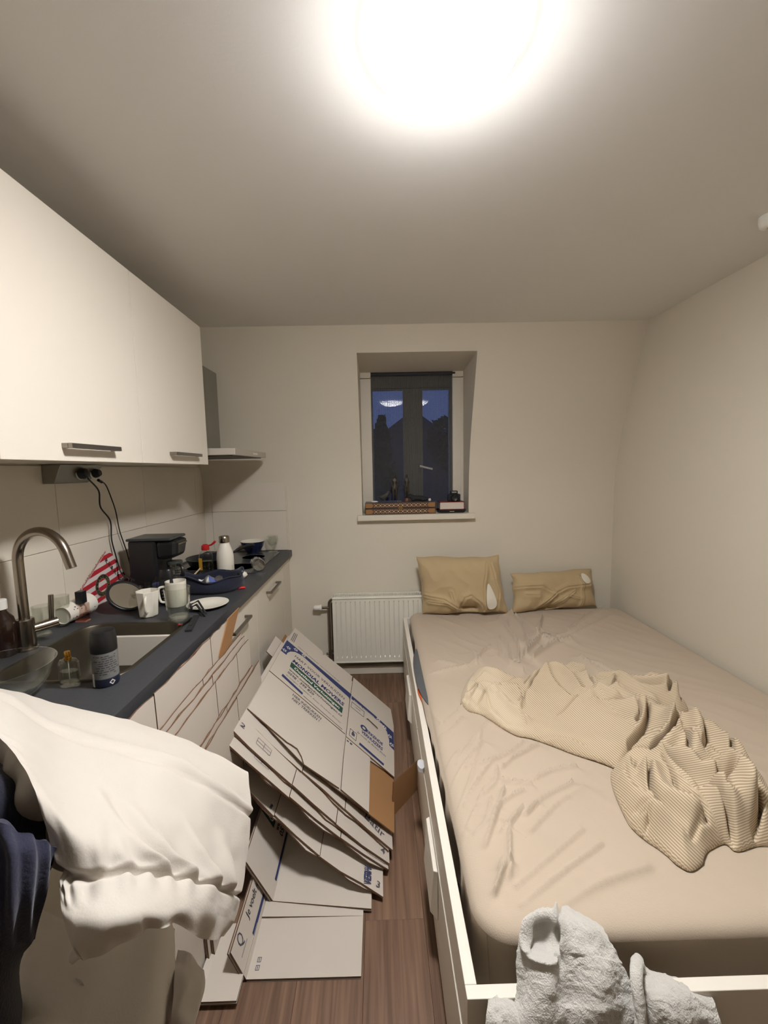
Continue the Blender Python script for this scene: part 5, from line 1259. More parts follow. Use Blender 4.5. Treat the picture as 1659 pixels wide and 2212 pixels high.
# plate with black tongs, red-handled knife
pcn = at(449, 1304, 2, ZW + .012); pr = 43 * depth(pcn) / FPX; pcn.z = ZW + .0006; pcn.x = min(pcn.x, XCF - pr - .002)
t, o = vessel('plate', 'white plate lying near the worktop edge with black tongs on it', 'plate', pcn, [(0, .001), (pr * .6, .001), (pr * .98, .013), (pr, .015), (pr * .97, .0155), (pr * .62, .005), (0, .004)], M_CERW, seg=44)
tg = thing('tongs', 'black kitchen tongs lying across the white plate', 'tongs', (pcn.x - .05, pcn.y - .04, ZW + .015))
a, b, c_ = at(412, 1306, 2, ZW + .022), at(428, 1298, 2, ZW + .022), at(445, 1325, 2, ZW + .016)
m = MB(); m.tube([a, b, c_], .0042, 6); m.build('arm', M_BLACKM, tg)
a, b, c_ = at(413, 1312, 2, ZW + .020), at(424, 1306, 2, ZW + .022), at(438, 1324, 2, ZW + .016)
m = MB(); m.tube([a, b, c_], .0042, 6); m.build('arm', M_BLACKM, tg)
MB().tube([at(410, 1305, 2, ZW + .021), at(414, 1314, 2, ZW + .021)], .005, 6).build('hinge', M_BLACKM, tg)
a, b = at(499, 1272, 2, ZW + .006), at(530, 1269, 2, ZW + .006)
t = thing('peeling_knife', 'small knife with a red handle beside the navy bag', 'knife', (a + b) / 2); d_ = (b - a).normalized()
MB().tube([a, a + (b - a) * .3, b], [.005, .0065, .0055], 10).build('handle', M_REDP, t, smooth=True)
m = MB(); m.hexa(slabbox(a - d_ * .06, a, .006, ZW + .004, ZW + .0052)); m.build('blade', M_TAP, t)
# white oval dish, dish soap, steel-capped flask
c, h, r = fit(518, 1252, 1234, 32)
tag(MB().lathe([(0, 0), (r * .7, .001), (r, h * .45), (r * .85, h * .8), (r * .4, h), (0, h * 1.02)], 26, c, sx=1.1, sy=.75).build('soap_bar', M_CERW, smooth=True, angle=180), 'smooth white oval soap lying at the corner of the hob', 'soap')
c, h, r = fit(447, 1238, 1176, 30)
t = thing('dish_soap', 'clear dish soap bottle with an open red cap on the hob', 'bottle', c); hb = h * .80
MB().shell([(0, .001), (r * .92, .001), (r, .006), (r, hb * .72), (r * .8, hb * .9), (r * .42, hb), (r * .4, hb + .004)], 26, c, sy=.65).build('bottle', M_GLASS, t, smooth=True, angle=50)
MB().lathe([(0, .003), (r * .9, .003), (r * .93, hb * .5), (0, hb * .5)], 26, c, sy=.63).build('soap', M_LIQ, t, smooth=True, angle=50)
pl_ = MB(); pl_.add([c + Vector((-r * 1.0 + .004, -r * .45, hb * .12)), c + Vector((-r * .30, -r * .66, hb * .12)), c + Vector((-r * .30, -r * .66, hb * .66)), c + Vector((-r * 1.0 + .004, -r * .45, hb * .66))], [(0, 1, 2, 3)]); pl_.build('label', M_YELLOW, t, fix=False)
MB().lathe([(r * .52, hb), (r * .56, hb + .004), (r * .50, h * .96), (r * .3, h), (0, h)], 20, c).build('cap', M_REDP, t, smooth=True)
MB().tube([c + Vector((r * .4, 0, h * .94)), c + Vector((r * .9, .0, h * .98)), c + Vector((r * 1.5, 0, h * 1.10))], [.004, .005, .007], 8).build('cap_lid', M_REDP, t, smooth=True)
c, h, r = fit(489, 1246, 1158, 36)
t = thing('flask', 'white insulated bottle with a steel cap standing on the hob', 'bottle', c)
MB().lathe([(r * .92, 0), (r, .006), (r, h * .48), (r * .93, h * .60), (r * .62, h * .78), (r * .52, h * .84)], 32, c).build('body', M_CERW, t, smooth=True, angle=60)
MB().lathe([(r * .60, h * .845), (r * .62, h * .86), (r * .60, h * .985), (r * .54, h), (0, h)], 28, c).build('cap', M_TAP, t, smooth=True, angle=50)
fc_ = c + Vector((-c.x, -c.y, 0)).normalized() * r
text_mesh('iso', fc_ + Vector((r * .75, .006, h * .10)), fc_ + Vector((r * .75, .006, h * .30)), .006, Vector((.9, -.45, 0)), M_INK, t, lift=.001)
# frying pan
pc_ = Vector((-1.02, 2.50, ZW + .0056)); pr = .135
t = thing('frying_pan', 'black frying pan on the hob behind the dish soap', 'pan', pc_)
MB().shell([(0, .001), (pr * .82, .001), (pr * .97, .040), (pr, .046), (pr * .98, .047), (pr * .80, .005), (0, .004)], 44, pc_).build('pan_body', mat('pan_black', (30, 31, 34), .35), t, smooth=True, angle=60)
MB().shell([(pr * .975, .0475), (pr * 1.0, .0475)], 44, pc_).build('rim', M_HOOD, t, smooth=True, fix=False)
hd_ = Vector((.62, .78, 0)); MB().tube(spline([pc_ + hd_ * pr * .97 + Vector((0, 0, .036)), pc_ + hd_ * (pr + .05) + Vector((0, 0, .058)), pc_ + hd_ * (pr + .12) + Vector((0, 0, .072)), pc_ + hd_ * (pr + .175) + Vector((0, 0, .070))], 6), [.007] * 6 + [.010] * 6 + [.011] * 7, 10).build('handle', M_BLACK, t, smooth=True)
# navy bowl, footed glass, jar lying
c, h, r = fit(548, 1196, 1168, 26); R_ = 25.5 * depth(c) / FPX; c.y = min(c.y, YB - .012 - R_)
t, o = vessel('bowl', 'navy blue bowl with a white inside in the far corner of the hob', 'bowl', c, [(0, .001), (R_ * .48, .001), (R_ * .50, .008), (R_ * .86, h * .55), (R_, h)], M_NAVYG, seg=36)
MB().shell([(R_, h), (R_ * .99, h + .002), (R_ * .96, h), (R_ * .82, h * .55), (R_ * .45, .012), (0, .010)], 36, c).build('glaze', M_CERW, t, smooth=True)
c, h, r = fit(590, 1194, 1157, 20); c.y = min(c.y, YB - .05)
rr = 12.0 * depth(c) / FPX
vessel('wine_glass', 'small footed clear glass at the far right end of the worktop', 'glass', c, [(0, .001), (rr * .85, .001), (rr * .85, .004), (.006, .010), (.006, h * .30), (rr * .75, h * .48), (rr, h * .74), (rr * .92, h), (rr * .87, h), (rr * .94, h * .74), (rr * .66, h * .50), (0, h * .38)], M_GLASS)
a, b = at(546, 1213, 2, ZW + .040), at(563, 1226, 2, ZW + .040); ax = Vector((.45, -.89, 0)).normalized(); Lj = .105; jc0 = at(560, 1222, 2, ZW + .037) - ax * Lj
rot = ax.to_track_quat('Z', 'Y').to_matrix().to_4x4(); Mx = Matrix.Translation(Vector((jc0.x, jc0.y, ZW + .040))) @ rot; rj = .0345
t = thing('glass_jar', 'clear glass jar lying on its side at the front of the hob', 'jar', (jc0.x, jc0.y, ZW))
MB(Mx).shell([(rj * .74, 0), (rj * .78, .012), (rj, .024), (rj, Lj - .006), (rj * .9, Lj), (0, Lj - .004), (0, Lj - .008), (rj * .92, Lj - .010), (rj * .94, .026), (rj * .70, .012), (rj * .70, 0)], 32).build('glass', glass_mat('jar_glass', (.88, .9, .88), refl=1.6, body=.10), t, smooth=True, angle=50)
# wooden stick and black spatula
a, b = at(414, 1241, 2, ZW + .02), at(432, 1228, 2, ZW + .03); a.z = ZW + .004
tag(MB().tube([a, b], .0042, 8).build('wooden_stick', M_STICK, smooth=True), 'pale wooden stick sticking up behind the navy bag', 'stick')
a, b, c_ = at(378, 1233, 2, ZW + .012), at(396, 1230, 2, ZW + .012), at(408, 1237, 2, ZW + .008)
tag(MB().tube([a, b, c_], [.006, .005, .012], 8).build('spatula', M_BLACKM, smooth=True), 'black spatula lying behind the black toiletry bottle', 'spatula')
a, b = at(325, 1252, 2, ZW + .055), at(352, 1245, 2, ZW + .055)

# perfume flacon and spray can in front of the sink
c, h, r = fit(153, 1488, 1407, 43)
t = thing('perfume_bottle', 'clear oval perfume bottle with gold cap in front of the sink', 'perfume', c); hb = h * .76; sy_ = .62
MB().shell([(0, .0008), (r * .95, .0008), (r, .005), (r * 1.0, hb * .88), (r * .8, hb), (r * .35, hb + .001), (r * .34, hb - .003), (r * .76, hb - .006), (r * .90, hb * .86), (r * .90, .012), (0, .011)], 40, c, sy=sy_).build('glass', M_GLASS, t, smooth=True, angle=50)
MB().lathe([(0, .0125), (r * .88, .0125), (r * .88, hb * .58), (0, hb * .58)], 36, c, sy=sy_).build('perfume', glass_mat('clear_liquid', (.9, .9, .84), refl=.8, body=.03), t, smooth=True, angle=50)
MB().lathe([(r * .34, hb), (r * .34, hb + h * .07), (r * .27, hb + h * .08), (r * .27, h * .985), (r * .24, h), (0, h)], 24, c).build('spray_cap', M_GOLD, t, smooth=True, angle=50)
MB().tube([c + Vector((0, 0, .014)), c + Vector((0, 0, hb))], .0012, 6).build('dip_tube', M_PLAST, t)
c, h, r = fit(232, 1484, 1360, 50)
t = thing('spray_can', 'black and grey deodorant can standing in front of the sink', 'spray can', c)
MB().lathe([(r * .94, 0), (r * .98, .003), (r, .008), (r, h * .16)], 36, c).build('base_band', mat('can_navy', (26, 30, 48), .4), t, smooth=True, angle=50)
MB().shell([(r, h * .16), (r * 1.0, h * .62)], 36, c).build('printed_sleeve', M_CANG, t, smooth=True)
MB().lathe([(r * 1.0, h * .62), (r * 1.015, h * .625), (r * 1.015, h * .80), (r * .97, h * .93), (r * .88, h * .99), (r * .70, h), (0, h * .992)], 36, c).build('cap', M_BLACK, t, smooth=True, angle=50)
ca = Vector((-c.x, -c.y, 0)).normalized(); sd2 = Vector((-ca.y, ca.x, 0)); up_ = Vector((0, 0, 1))
def oncan(u, z, l=.0006): a = u / r; return c + (ca * math.cos(a) + sd2 * math.sin(a)) * (r + l) + up_ * z
rnd = random.Random(21); m = MB()
for k in range(9):
    z0_ = h * (.56 - .040 * k); u0 = -r * .95
    while u0 < r * .95:
        w = rnd.uniform(.004, .012); 
        if rnd.random() > .25: m.add([oncan(u0, z0_), oncan(u0 + w, z0_), oncan(u0 + w, z0_ + .0022), oncan(u0, z0_ + .0022)], [(0, 1, 2, 3)])
        u0 += w + .0025
tag(m.build('small_print', mat('can_print', (56, 56, 58), .6), t, fix=False), kind='stuff')
dcen = r * .42; dz = h * .085; q = .0075
MB().add([oncan(dcen - q, dz), oncan(dcen, dz - q), oncan(dcen + q, dz), oncan(dcen, dz + q)], [(0, 1, 2, 3)]).build('hazard_mark', M_LABW, t, fix=False)
MB().add([oncan(dcen - q * .55, dz, .001), oncan(dcen, dz - q * .55, .001), oncan(dcen + q * .55, dz, .001), oncan(dcen, dz + q * .55, .001)], [(0, 1, 2, 3)]).build('hazard_mark', M_INK, t, fix=False)
MB().add([oncan(-r * 1.3, h * .02), oncan(-r * 1.0, h * .02), oncan(-r * 1.0, h * .26), oncan(-r * 1.3, h * .26)], [(0, 1, 2, 3)]).build('code_label', M_LABW, t, fix=False)

# socket box under the cabinet with its leads
a, b = at(120, 1045, 0, -1.19), at(182, 1043, 0, -1.19)
y0, y1 = a.y - .02, at(204, 1012, 0, -1.19).y
t = thing('socket_strip', 'steel socket box with plugs on the tiles under the wall cabinet', 'socket', (-1.2, (y0 + y1) / 2, a.z))
MB().add([(XL + .009, y0, a.z), (-1.180, y0, a.z), (-1.180, y1 - .06, a.z), (XL + .009, y1 - .06, a.z), (XL + .009, y0, 1.5095), (-1.150, y0, 1.5095), (-1.150, y1, 1.5095), (XL + .009, y1, 1.5095)], [(0, 3, 2, 1), (4, 5, 6, 7), (0, 1, 5, 4), (1, 2, 6, 5), (2, 3, 7, 6), (3, 0, 4, 7)]).build('housing', M_HOOD, t, bevel=.002)
ym = y0 + (y1 - y0) * .50
for yy in (ym - .005, ym + .075):
    MB(Matrix.Translation((-1.166, yy, (a.z + 1.5095) / 2)) @ Matrix.Rotation(R(82), 4, 'Y')).lathe([(.024, 0), (.024, .004), (.020, .004), (.018, .001), (0, .001)], 24).build('socket_face', M_PLAST, t, smooth=True, angle=50)
def lead(name, label, plug, pts, rad=.0032):
    t = thing(name, label, 'cable', plug)
    MB().tube(spline(pts, 7), rad, 8).build('cable', M_BLACK, t, smooth=True); return t
zz = (a.z + 1.5095) / 2
w3 = lambda px, py, X: at(px, py, 0, X)
pg = Vector((-1.150, ym - .005, zz))
t1 = lead('power_cable', 'thick black cable hanging from the large plug down behind the mirror', pg, [pg + Vector((.012, .01, -.002)), w3(190, 1033, -1.15), w3(213, 1060, -1.17), w3(217, 1095, -1.19), w3(238, 1125, -1.20), w3(241, 1165, -1.205), w3(250, 1200, -1.20), w3(262, 1238, -1.18), w3(278, 1247, -1.13), w3(292, 1254, -1.09)])
MB(Matrix.Translation(pg - Vector((.012, 0, 0))) @ Matrix.Rotation(R(82), 4, 'Y')).lathe([(.021, 0), (.022, .012), (.016, .026), (.007, .03), (0, .03)], 22).build('plug', M_BLACK, t1, smooth=True)
pg = Vector((-1.150, ym + .075, zz)); q = w3(214, 1038, -1.165)
t1 = lead('charging_cable', 'thin black cable with a free end hanging right of the plugs', q, [q, w3(228, 1047, -1.175), w3(240, 1075, -1.19), w3(250, 1105, -1.20), w3(258, 1145, -1.205), w3(268, 1175, -1.206), w3(276, 1200, -1.205), w3(283, 1240, -1.19), Vector((-1.15, 1.86, ZW + .006))], .0026)
d_ = (w3(224, 1044, -1.17) - q).normalized(); MB().tube([q - d_ * .006, q + d_ * .022], .0058, 10).build('connector', M_BLACK, t1, smooth=True)
MB(Matrix.Translation(pg - Vector((.012, 0, 0))) @ Matrix.Rotation(R(82), 4, 'Y')).lathe([(.017, 0), (.018, .010), (.012, .024), (0, .025)], 22).build('plug', M_BLACK, thing('small_plug', 'small black plug in the right socket of the steel box', 'plug', pg), smooth=True)
#@@PART6
# ------------------------------------------------------------------ cloths
def normals(S, towards):
    A = np.array([[tuple(p) for p in r] for r in S]); du = np.gradient(A, axis=0); dv = np.gradient(A, axis=1)
    n = np.cross(du, dv); n /= np.linalg.norm(n, axis=2, keepdims=True) + 1e-12
    if (n @ np.array(towards)).sum() < 0: n = -n
    return A, n
def puffy(front, th, towards):
    """a closed cushion-like body: a front grid and a rounder back grid that meet along the border"""
    A, n = normals(front, towards); a, b = A.shape[:2]
    for _ in range(12):                                    # the back follows the smoothed front
        n[1:-1, 1:-1] = (n[1:-1, 1:-1] + n[:-2, 1:-1] + n[2:, 1:-1] + n[1:-1, :-2] + n[1:-1, 2:]) / 5
    t0 = np.array(Vector(towards).normalized()); n = n * .5 + t0 * .5
    u = np.linspace(-1, 1, a)[:, None]; v = np.linspace(-1, 1, b)[None, :]
    e = np.sqrt(np.clip(1 - u ** 6, 0, 1) * np.clip(1 - v ** 6, 0, 1))[:, :, None]
    K = A - n * th * e
    m = MB(); m.grid([[Vector(p) for p in r] for r in A]); m.grid([[Vector(p) for p in r] for r in K[::-1]]); return m
def grid_from(ctrl): return [[at(px, py, 1, Y) for px, py, Y in r] for r in ctrl]
def wrinkle(S, fn, towards):
    A, n = normals(S, towards); a, b = A.shape[:2]
    return [[Vector(A[i, j] + n[i, j] * fn(i / (a - 1), j / (b - 1), S[i][j])) for j in range(b)] for i in range(a)]
M_DUVET = mat('duvet_cotton', (188, 181, 171), .85, bump=.12, bscale=260, sheen=.1)
M_SHEETW = mat('white_sheet', (212, 205, 195), .88, bump=.15, bscale=240)
ctrl = [[(-60, 1474, .76), (15, 1490, .79), (110, 1516, .82), (240, 1544, .85), (370, 1585, .88), (470, 1630, .90), (536, 1668, .91)],
        [(-50, 1510, .68), (25, 1525, .69), (115, 1582, .71), (235, 1612, .73), (365, 1642, .76), (465, 1690, .80), (543, 1740, .86)],
        [(-10, 1585, .63), (55, 1620, .63), (140, 1685, .635), (250, 1722, .65), (370, 1750, .69), (460, 1790, .745), (540, 1812, .84)],
        [(68, 1690, .60), (110, 1740, .595), (170, 1795, .59), (275, 1832, .61), (380, 1850, .66), (462, 1865, .72), (530, 1872, .82)],
        [(122, 1880, .60), (150, 1893, .595), (205, 1890, .595), (292, 1876, .62), (390, 1890, .665), (462, 1908, .71), (520, 1934, .80)],
        [(136, 1985, .59), (165, 1995, .58), (225, 1990, .58), (302, 1970, .60), (390, 1962, .645), (452, 1972, .70), (505, 1990, .79)],
        [(166, 2070, .62), (185, 2072, .625), (245, 2050, .63), (312, 2015, .65), (378, 1996, .68), (440, 2030, .735), (488, 2022, .79)]]
ctrl = [[(x, y, Y - d * (1 - .25 * (j / 6) ** 2)) for j, (x, y, Y) in enumerate(r)] for r, d in zip(ctrl, (0, .01, .045, .075, .105, .135, .185))]     # it slopes towards the room
G = surface(grid_from(ctrl), 120, 110)
def fd(u, v, p):
    s = u * 6
    z = .0
    z += -.012 * math.exp(-((s - 4.02 - .0 * v) / .085) ** 2)                       # the stitched seam
    for k, (c0, sl) in enumerate(((.62, .25), (.74, .30), (.86, .22), (.93, .1), (.36, -.12), (.48, .05))):   # gathers running up from the seam
        cen = c0 - sl * (4.0 - s) * .35
        fade = max(0, min(1, (s - 1.9) / .9)) * max(0, min(1, (4.05 - s) / .25)) * (1 if c0 > .55 else .4)
        z += (.011 * math.exp(-((v - cen) / .026) ** 2) - .008 * math.exp(-((v - cen - .045) / .02) ** 2)) * fade
    if s > 4.05:                                                                       # pleats of the lower border
        z += .004 * math.sin(v * 62 + 2.2 * math.sin(v * 11)) * max(0, 1 - (s - 4.05) / .6) * min(1, v / .06) + .005 * math.sin((v - .4) * 40) * max(0, (s - 5.0)) * (1 if v > .5 else .2)
    z += .0035 * math.sin(s * 14 + 2 * math.sin(s * 3)) * max(0, 1 - v / .16) * min(1, v / .05) * (1 if 1.0 < s < 4 else .4)    # puckers of the left edge
    z += .005 * math.exp(-((s - .62 - .5 * v) / .09) ** 2) - .006 * math.exp(-((s - .80 - .5 * v) / .05) ** 2)    # top piping
    z += .004 * noise.noise(p * 14) + .002 * noise.noise(p * 34)
    return z
G = wrinkle(G, fd, (.3, -1, .9))
tag(puffy(G, .13, (.3, -1, .9)).build('duvet', M_DUVET, smooth=True, angle=180), 'thick white quilted duvet heaped in the near left corner', 'duvet')
# white bed linen hanging below it to the floor
ctrl = [[(20, 1960, .76), (110, 1965, .75), (200, 1985, .74), (290, 1985, .75), (350, 1985, .77), (385, 2000, .80)],
        [(-20, 2080, .70), (75, 2070, .675), (170, 2090, .675), (270, 2100, .69), (345, 2095, .72), (388, 2080, .77)],
        [(-60, 2212, .64), (50, 2200, .615), (160, 2212, .625), (270, 2215, .645), (350, 2212, .68), (384, 2212, .74)],
        [(-120, 2420, .58), (10, 2430, .56), (140, 2440, .575), (265, 2440, .60), (350, 2440, .63), (385, 2440, .70)]]
ctrl = [[(x, y, Y - d) for x, y, Y in r] for r, d in zip(ctrl, (0, .035, .07, .09))]
cg = grid_from(ctrl); cg.append([Vector((p.x * 1.02, p.y - .015, .004)) for p in cg[-1]])
G = surface(cg, 90, 80)
G = wrinkle(G, lambda u, v, p: .012 * math.sin(v * 30 + 3 * math.sin(v * 7 + u * 2)) * math.exp(-((v - .18) / .2) ** 2) * min(1, u * 3) + .006 * math.sin(v * 17 + u * 4) + .008 * noise.noise(p * 9), (.3, -1, .2))
for r_ in G:
    for p in r_: p.z = max(p.z, .003)
tag(puffy(G, .16, (.3, -1, .2)).build('bed_linen', M_SHEETW, smooth=True, angle=180), 'white bed linen hanging to the floor below the duvet', 'bed linen')
# corner of a second quilt
ctrl = [[(384, 2052, .80), (410, 2056, .80), (440, 2092, .79)], [(378, 2090, .76), (412, 2095, .755), (441, 2115, .77)], [(374, 2160, .70), (400, 2165, .695), (428, 2170, .73)], [(366, 2230, .66), (392, 2235, .655), (412, 2240, .69)], [(350, 2380, .60), (375, 2380, .60), (398, 2380, .64)]]
ctrl = [[(x, y, Y - d) for x, y, Y in r] for r, d in zip(ctrl, (.02, .03, .045, .055, .06))]
cg = grid_from(ctrl); cg.append([Vector((p.x, p.y - .01, .02)) for p in cg[-1]])
G = surface(cg, 60, 30); G = wrinkle(G, lambda u, v, p: .006 * math.sin(u * 26) * (1 - abs(2 * v - 1)) + .007 * noise.noise(p * 16), (.4, -1, .3))
t = thing('quilt', 'corner of a second white quilt with a piped edge right of the hanging linen', 'quilt', (G[-1][0].x, G[-1][0].y, 0))
puffy(G, .05, (.4, -1, .3)).build('filling', M_DUVET, t, smooth=True, angle=180)
MB().tube([G[i][29] + Vector((.001, -.003, 0)) for i in range(0, 60, 2)], .0035, 6).build('piping', M_SHEETW, t, smooth=True)
# navy clothes at the left edge
NAV = .055
ctrl = [[(-110, 1560, .70), (-40, 1590, .68), (10, 1625, .655), (60, 1690, .63), (95, 1770, .62)],
        [(-130, 1640, .62), (-60, 1660, .60), (0, 1700, .59), (55, 1760, .595), (105, 1830, .61)],
        [(-130, 1780, .57), (-60, 1800, .555), (-5, 1830, .555), (55, 1860, .57), (100, 1890, .60)],
        [(-140, 1960, .54), (-60, 1970, .53), (-5, 1990, .535), (40, 2010, .555), (78, 2020, .60)],
        [(-150, 2140, .52), (-70, 2140, .515), (-30, 2130, .53), (5, 2120, .56), (40, 2100, .61)]]
cg = grid_from([[(x, y, Y - NAV) for x, y, Y in r] for r in ctrl]); l_ = cg[-1]
for k_ in (.6, .3, .005): cg.append([Vector((p.x + .02 * (1 - k_), p.y + .05 * (1 - k_), p.z * k_ if k_ > .01 else .006)) for p in l_])
G = surface(cg, 90, 56); G = wrinkle(G, lambda u, v, p: .010 * noise.noise(p * 9) + .006 * math.sin(u * 22 + v * 9), (.3, -1, .4))
tag(puffy(G, .10, (.3, -1, .4)).build('sweater', mat('navy_knit', (20, 22, 38), .95, var=.15, vscale=20, bump=.35, bscale=220, sheen=.2), smooth=True, angle=180), 'dark navy sweater heaped at the left edge of the photo', 'clothes')
ctrl = [[(-80, 1770, .535), (-10, 1775, .53), (50, 1800, .535), (90, 1815, .545), (124, 1832, .555)],
        [(-80, 1850, .515), (-10, 1850, .51), (40, 1850, .515), (82, 1860, .53), (112, 1880, .545)],
        [(-80, 1980, .50), (-20, 1970, .495), (20, 1960, .50), (60, 1950, .515), (96, 1950, .54)],
        [(-80, 2080, .50), (-30, 2070, .495), (0, 2060, .50), (40, 2040, .52), (78, 2030, .55)]]
G = surface(grid_from([[(x, y, Y - NAV) for x, y, Y in r] for r in ctrl]), 50, 50); G = wrinkle(G, lambda u, v, p: .006 * noise.noise(p * 12) + .003 * math.sin(v * 25 - u * 8), (.3, -1, .4))
tag(puffy(G, .03, (.3, -1, .4)).build('trousers', mat('navy_cotton', (32, 34, 56), .9, var=.1, vscale=20, bump=.3, bscale=240, sheen=.15), smooth=True, angle=180), 'lighter navy trousers folded over the dark sweater', 'clothes')

# grey towel over the foot of the bed
M_TOWEL = mat('grey_terry', (206, 202, 193), .98, var=.10, vscale=50, bump=.9, bscale=330, sheen=.4)
def towel(ctrl, fn, name, parent, na=110, nb=90, th=.014):
    G = surface(grid_from(ctrl), na, nb)
    G = wrinkle(G, lambda u, v, p: fn(u, v, p) + .0022 * noise.noise(p * 130) + .003 * noise.noise(p * 40), (0, -1, .7))
    return puffy(G, th, (0, -1, .7)).build(name, M_TOWEL, parent, smooth=True, angle=180)
tw = thing('towel', 'grey terry towel draped over the foot end of the bed', 'towel', (.36, .74, .44))
ctrl = [[(1146, 1975, .812), (1170, 1962, .82), (1200, 1957, .825), (1228, 1962, .825), (1262, 1976, .82), (1296, 1996, .815)],
        [(1132, 1990, .775), (1156, 1985, .765), (1195, 1985, .775), (1232, 1985, .775), (1280, 2000, .77), (1318, 2030, .765)],
        [(1124, 2030, .755), (1150, 2040, .735), (1195, 2040, .755), (1240, 2040, .74), (1290, 2050, .74), (1340, 2068, .745)],
        [(1116, 2090, .735), (1150, 2090, .715), (1200, 2095, .725), (1250, 2095, .715), (1305, 2098, .715), (1362, 2105, .73)],
        [(1110, 2150, .715), (1150, 2150, .695), (1205, 2155, .70), (1260, 2150, .695), (1315, 2150, .695), (1376, 2150, .712)],
        [(1104, 2225, .690), (1150, 2225, .675), (1210, 2225, .68), (1270, 2225, .675), (1325, 2225, .676), (1386, 2225, .69)],
        [(1098, 2420, .675), (1150, 2420, .660), (1210, 2420, .665), (1270, 2420, .66), (1325, 2420, .661), (1390, 2420, .675)]]
def ft(u, v, p):
    s = u * 6; z = 0
    d = math.hypot((v - .30) / .17, (s - 1.75) / .75)              # the hollow of the turned-over fold
    z += -.030 * math.exp(-d ** 4) + .014 * math.exp(-((d - 1.25) / .25) ** 2) * (1 if s < 3 else 0)
    z += .012 * math.exp(-(((v - .32) / .06) ** 2 + ((s - 2.2) / .35) ** 2))
    z += (-.014 * math.exp(-((v - .46) / .022) ** 2) + .010 * math.exp(-((v - .415) / .03) ** 2)) * (1 if s < 2.4 else max(0, 1 - (s - 2.4) / .6))
    z += .009 * math.exp(-((v - (.12 + .16 * s / 6 * 2)) / .08) ** 2) * (1 if s > 2 else 0)
    z += .006 * math.sin(v * 14 + s) * (1 if s > 2.4 else .3) + .006 * noise.noise(p * 14)
    return z
towel(ctrl, ft, 'middle_fold', tw)
ctrl = [[(1056, 2160, .712), (1078, 2148, .725), (1100, 2148, .73), (1130, 2165, .72), (1160, 2190, .70)],
        [(1050, 2195, .695), (1078, 2185, .695), (1104, 2185, .695), (1140, 2205, .69), (1185, 2230, .68)],
        [(1046, 2260, .680), (1078, 2255, .675), (1110, 2255, .675), (1145, 2265, .672), (1190, 2280, .67)],
        [(1044, 2420, .67), (1078, 2420, .665), (1110, 2420, .664), (1145, 2420, .662), (1190, 2420, .66)]]
towel(ctrl, lambda u, v, p: .008 * noise.noise(p * 16), 'left_fold', tw, 60, 60)
ctrl = [[(1366, 2090, .745), (1388, 2074, .752), (1412, 2090, .748), (1440, 2108, .745), (1490, 2110, .745), (1512, 2125, .742)],
        [(1362, 2120, .722), (1385, 2110, .715), (1412, 2120, .718), (1445, 2128, .722), (1492, 2130, .722), (1530, 2150, .722)],
        [(1366, 2170, .700), (1390, 2165, .692), (1420, 2168, .690), (1455, 2170, .694), (1502, 2170, .696), (1545, 2185, .702)],
        [(1372, 2240, .682), (1395, 2240, .676), (1425, 2240, .674), (1462, 2240, .676), (1510, 2240, .678), (1562, 2240, .685)],
        [(1376, 2420, .672), (1398, 2420, .667), (1428, 2420, .665), (1466, 2420, .666), (1516, 2420, .668), (1580, 2420, .672)]]
def ft2(u, v, p): return .010 * math.exp(-((v - .14) / .07) ** 2) - .014 * math.exp(-((v - .30) / .05) ** 2) * (u > .1) + .006 * math.sin(v * 13) + .006 * noise.noise(p * 15)
towel(ctrl, ft2, 'right_fold', tw, 80, 80)

# ------------------------------------------------------------------ striped cover lying rumpled on the bed
k7 = lambda x, y: (980 + x / 2.443, 1420 + y / 2.443)
OUT = [(35, 235), (45, 180), (75, 120), (130, 66), (200, 62), (330, 122), (420, 82), (510, 62), (600, 85), (700, 115), (900, 148), (1010, 135), (1110, 128), (1150, 165), (1190, 200), (1236, 265), (1215, 292), (1120, 300), (1130, 320), (1210, 345), (1290, 370), (1400, 430), (1470, 490), (1545, 560), (1605, 640), (1620, 680), (1672, 720), (1720, 800), (1720, 960), (1600, 978), (1495, 1005), (1430, 965), (1345, 1005), (1320, 1045), (1312, 1075), (1252, 1108), (1180, 1075), (1130, 1030), (1070, 985), (1010, 945), (930, 870), (872, 760), (835, 660), (830, 600), (850, 572), (760, 535), (650, 502), (500, 445), (400, 412), (330, 398), (230, 345), (150, 292), (75, 272)]
OUTB = bedline([k7(*p) for p in OUT] + [k7(*OUT[0])], ZS + .012)
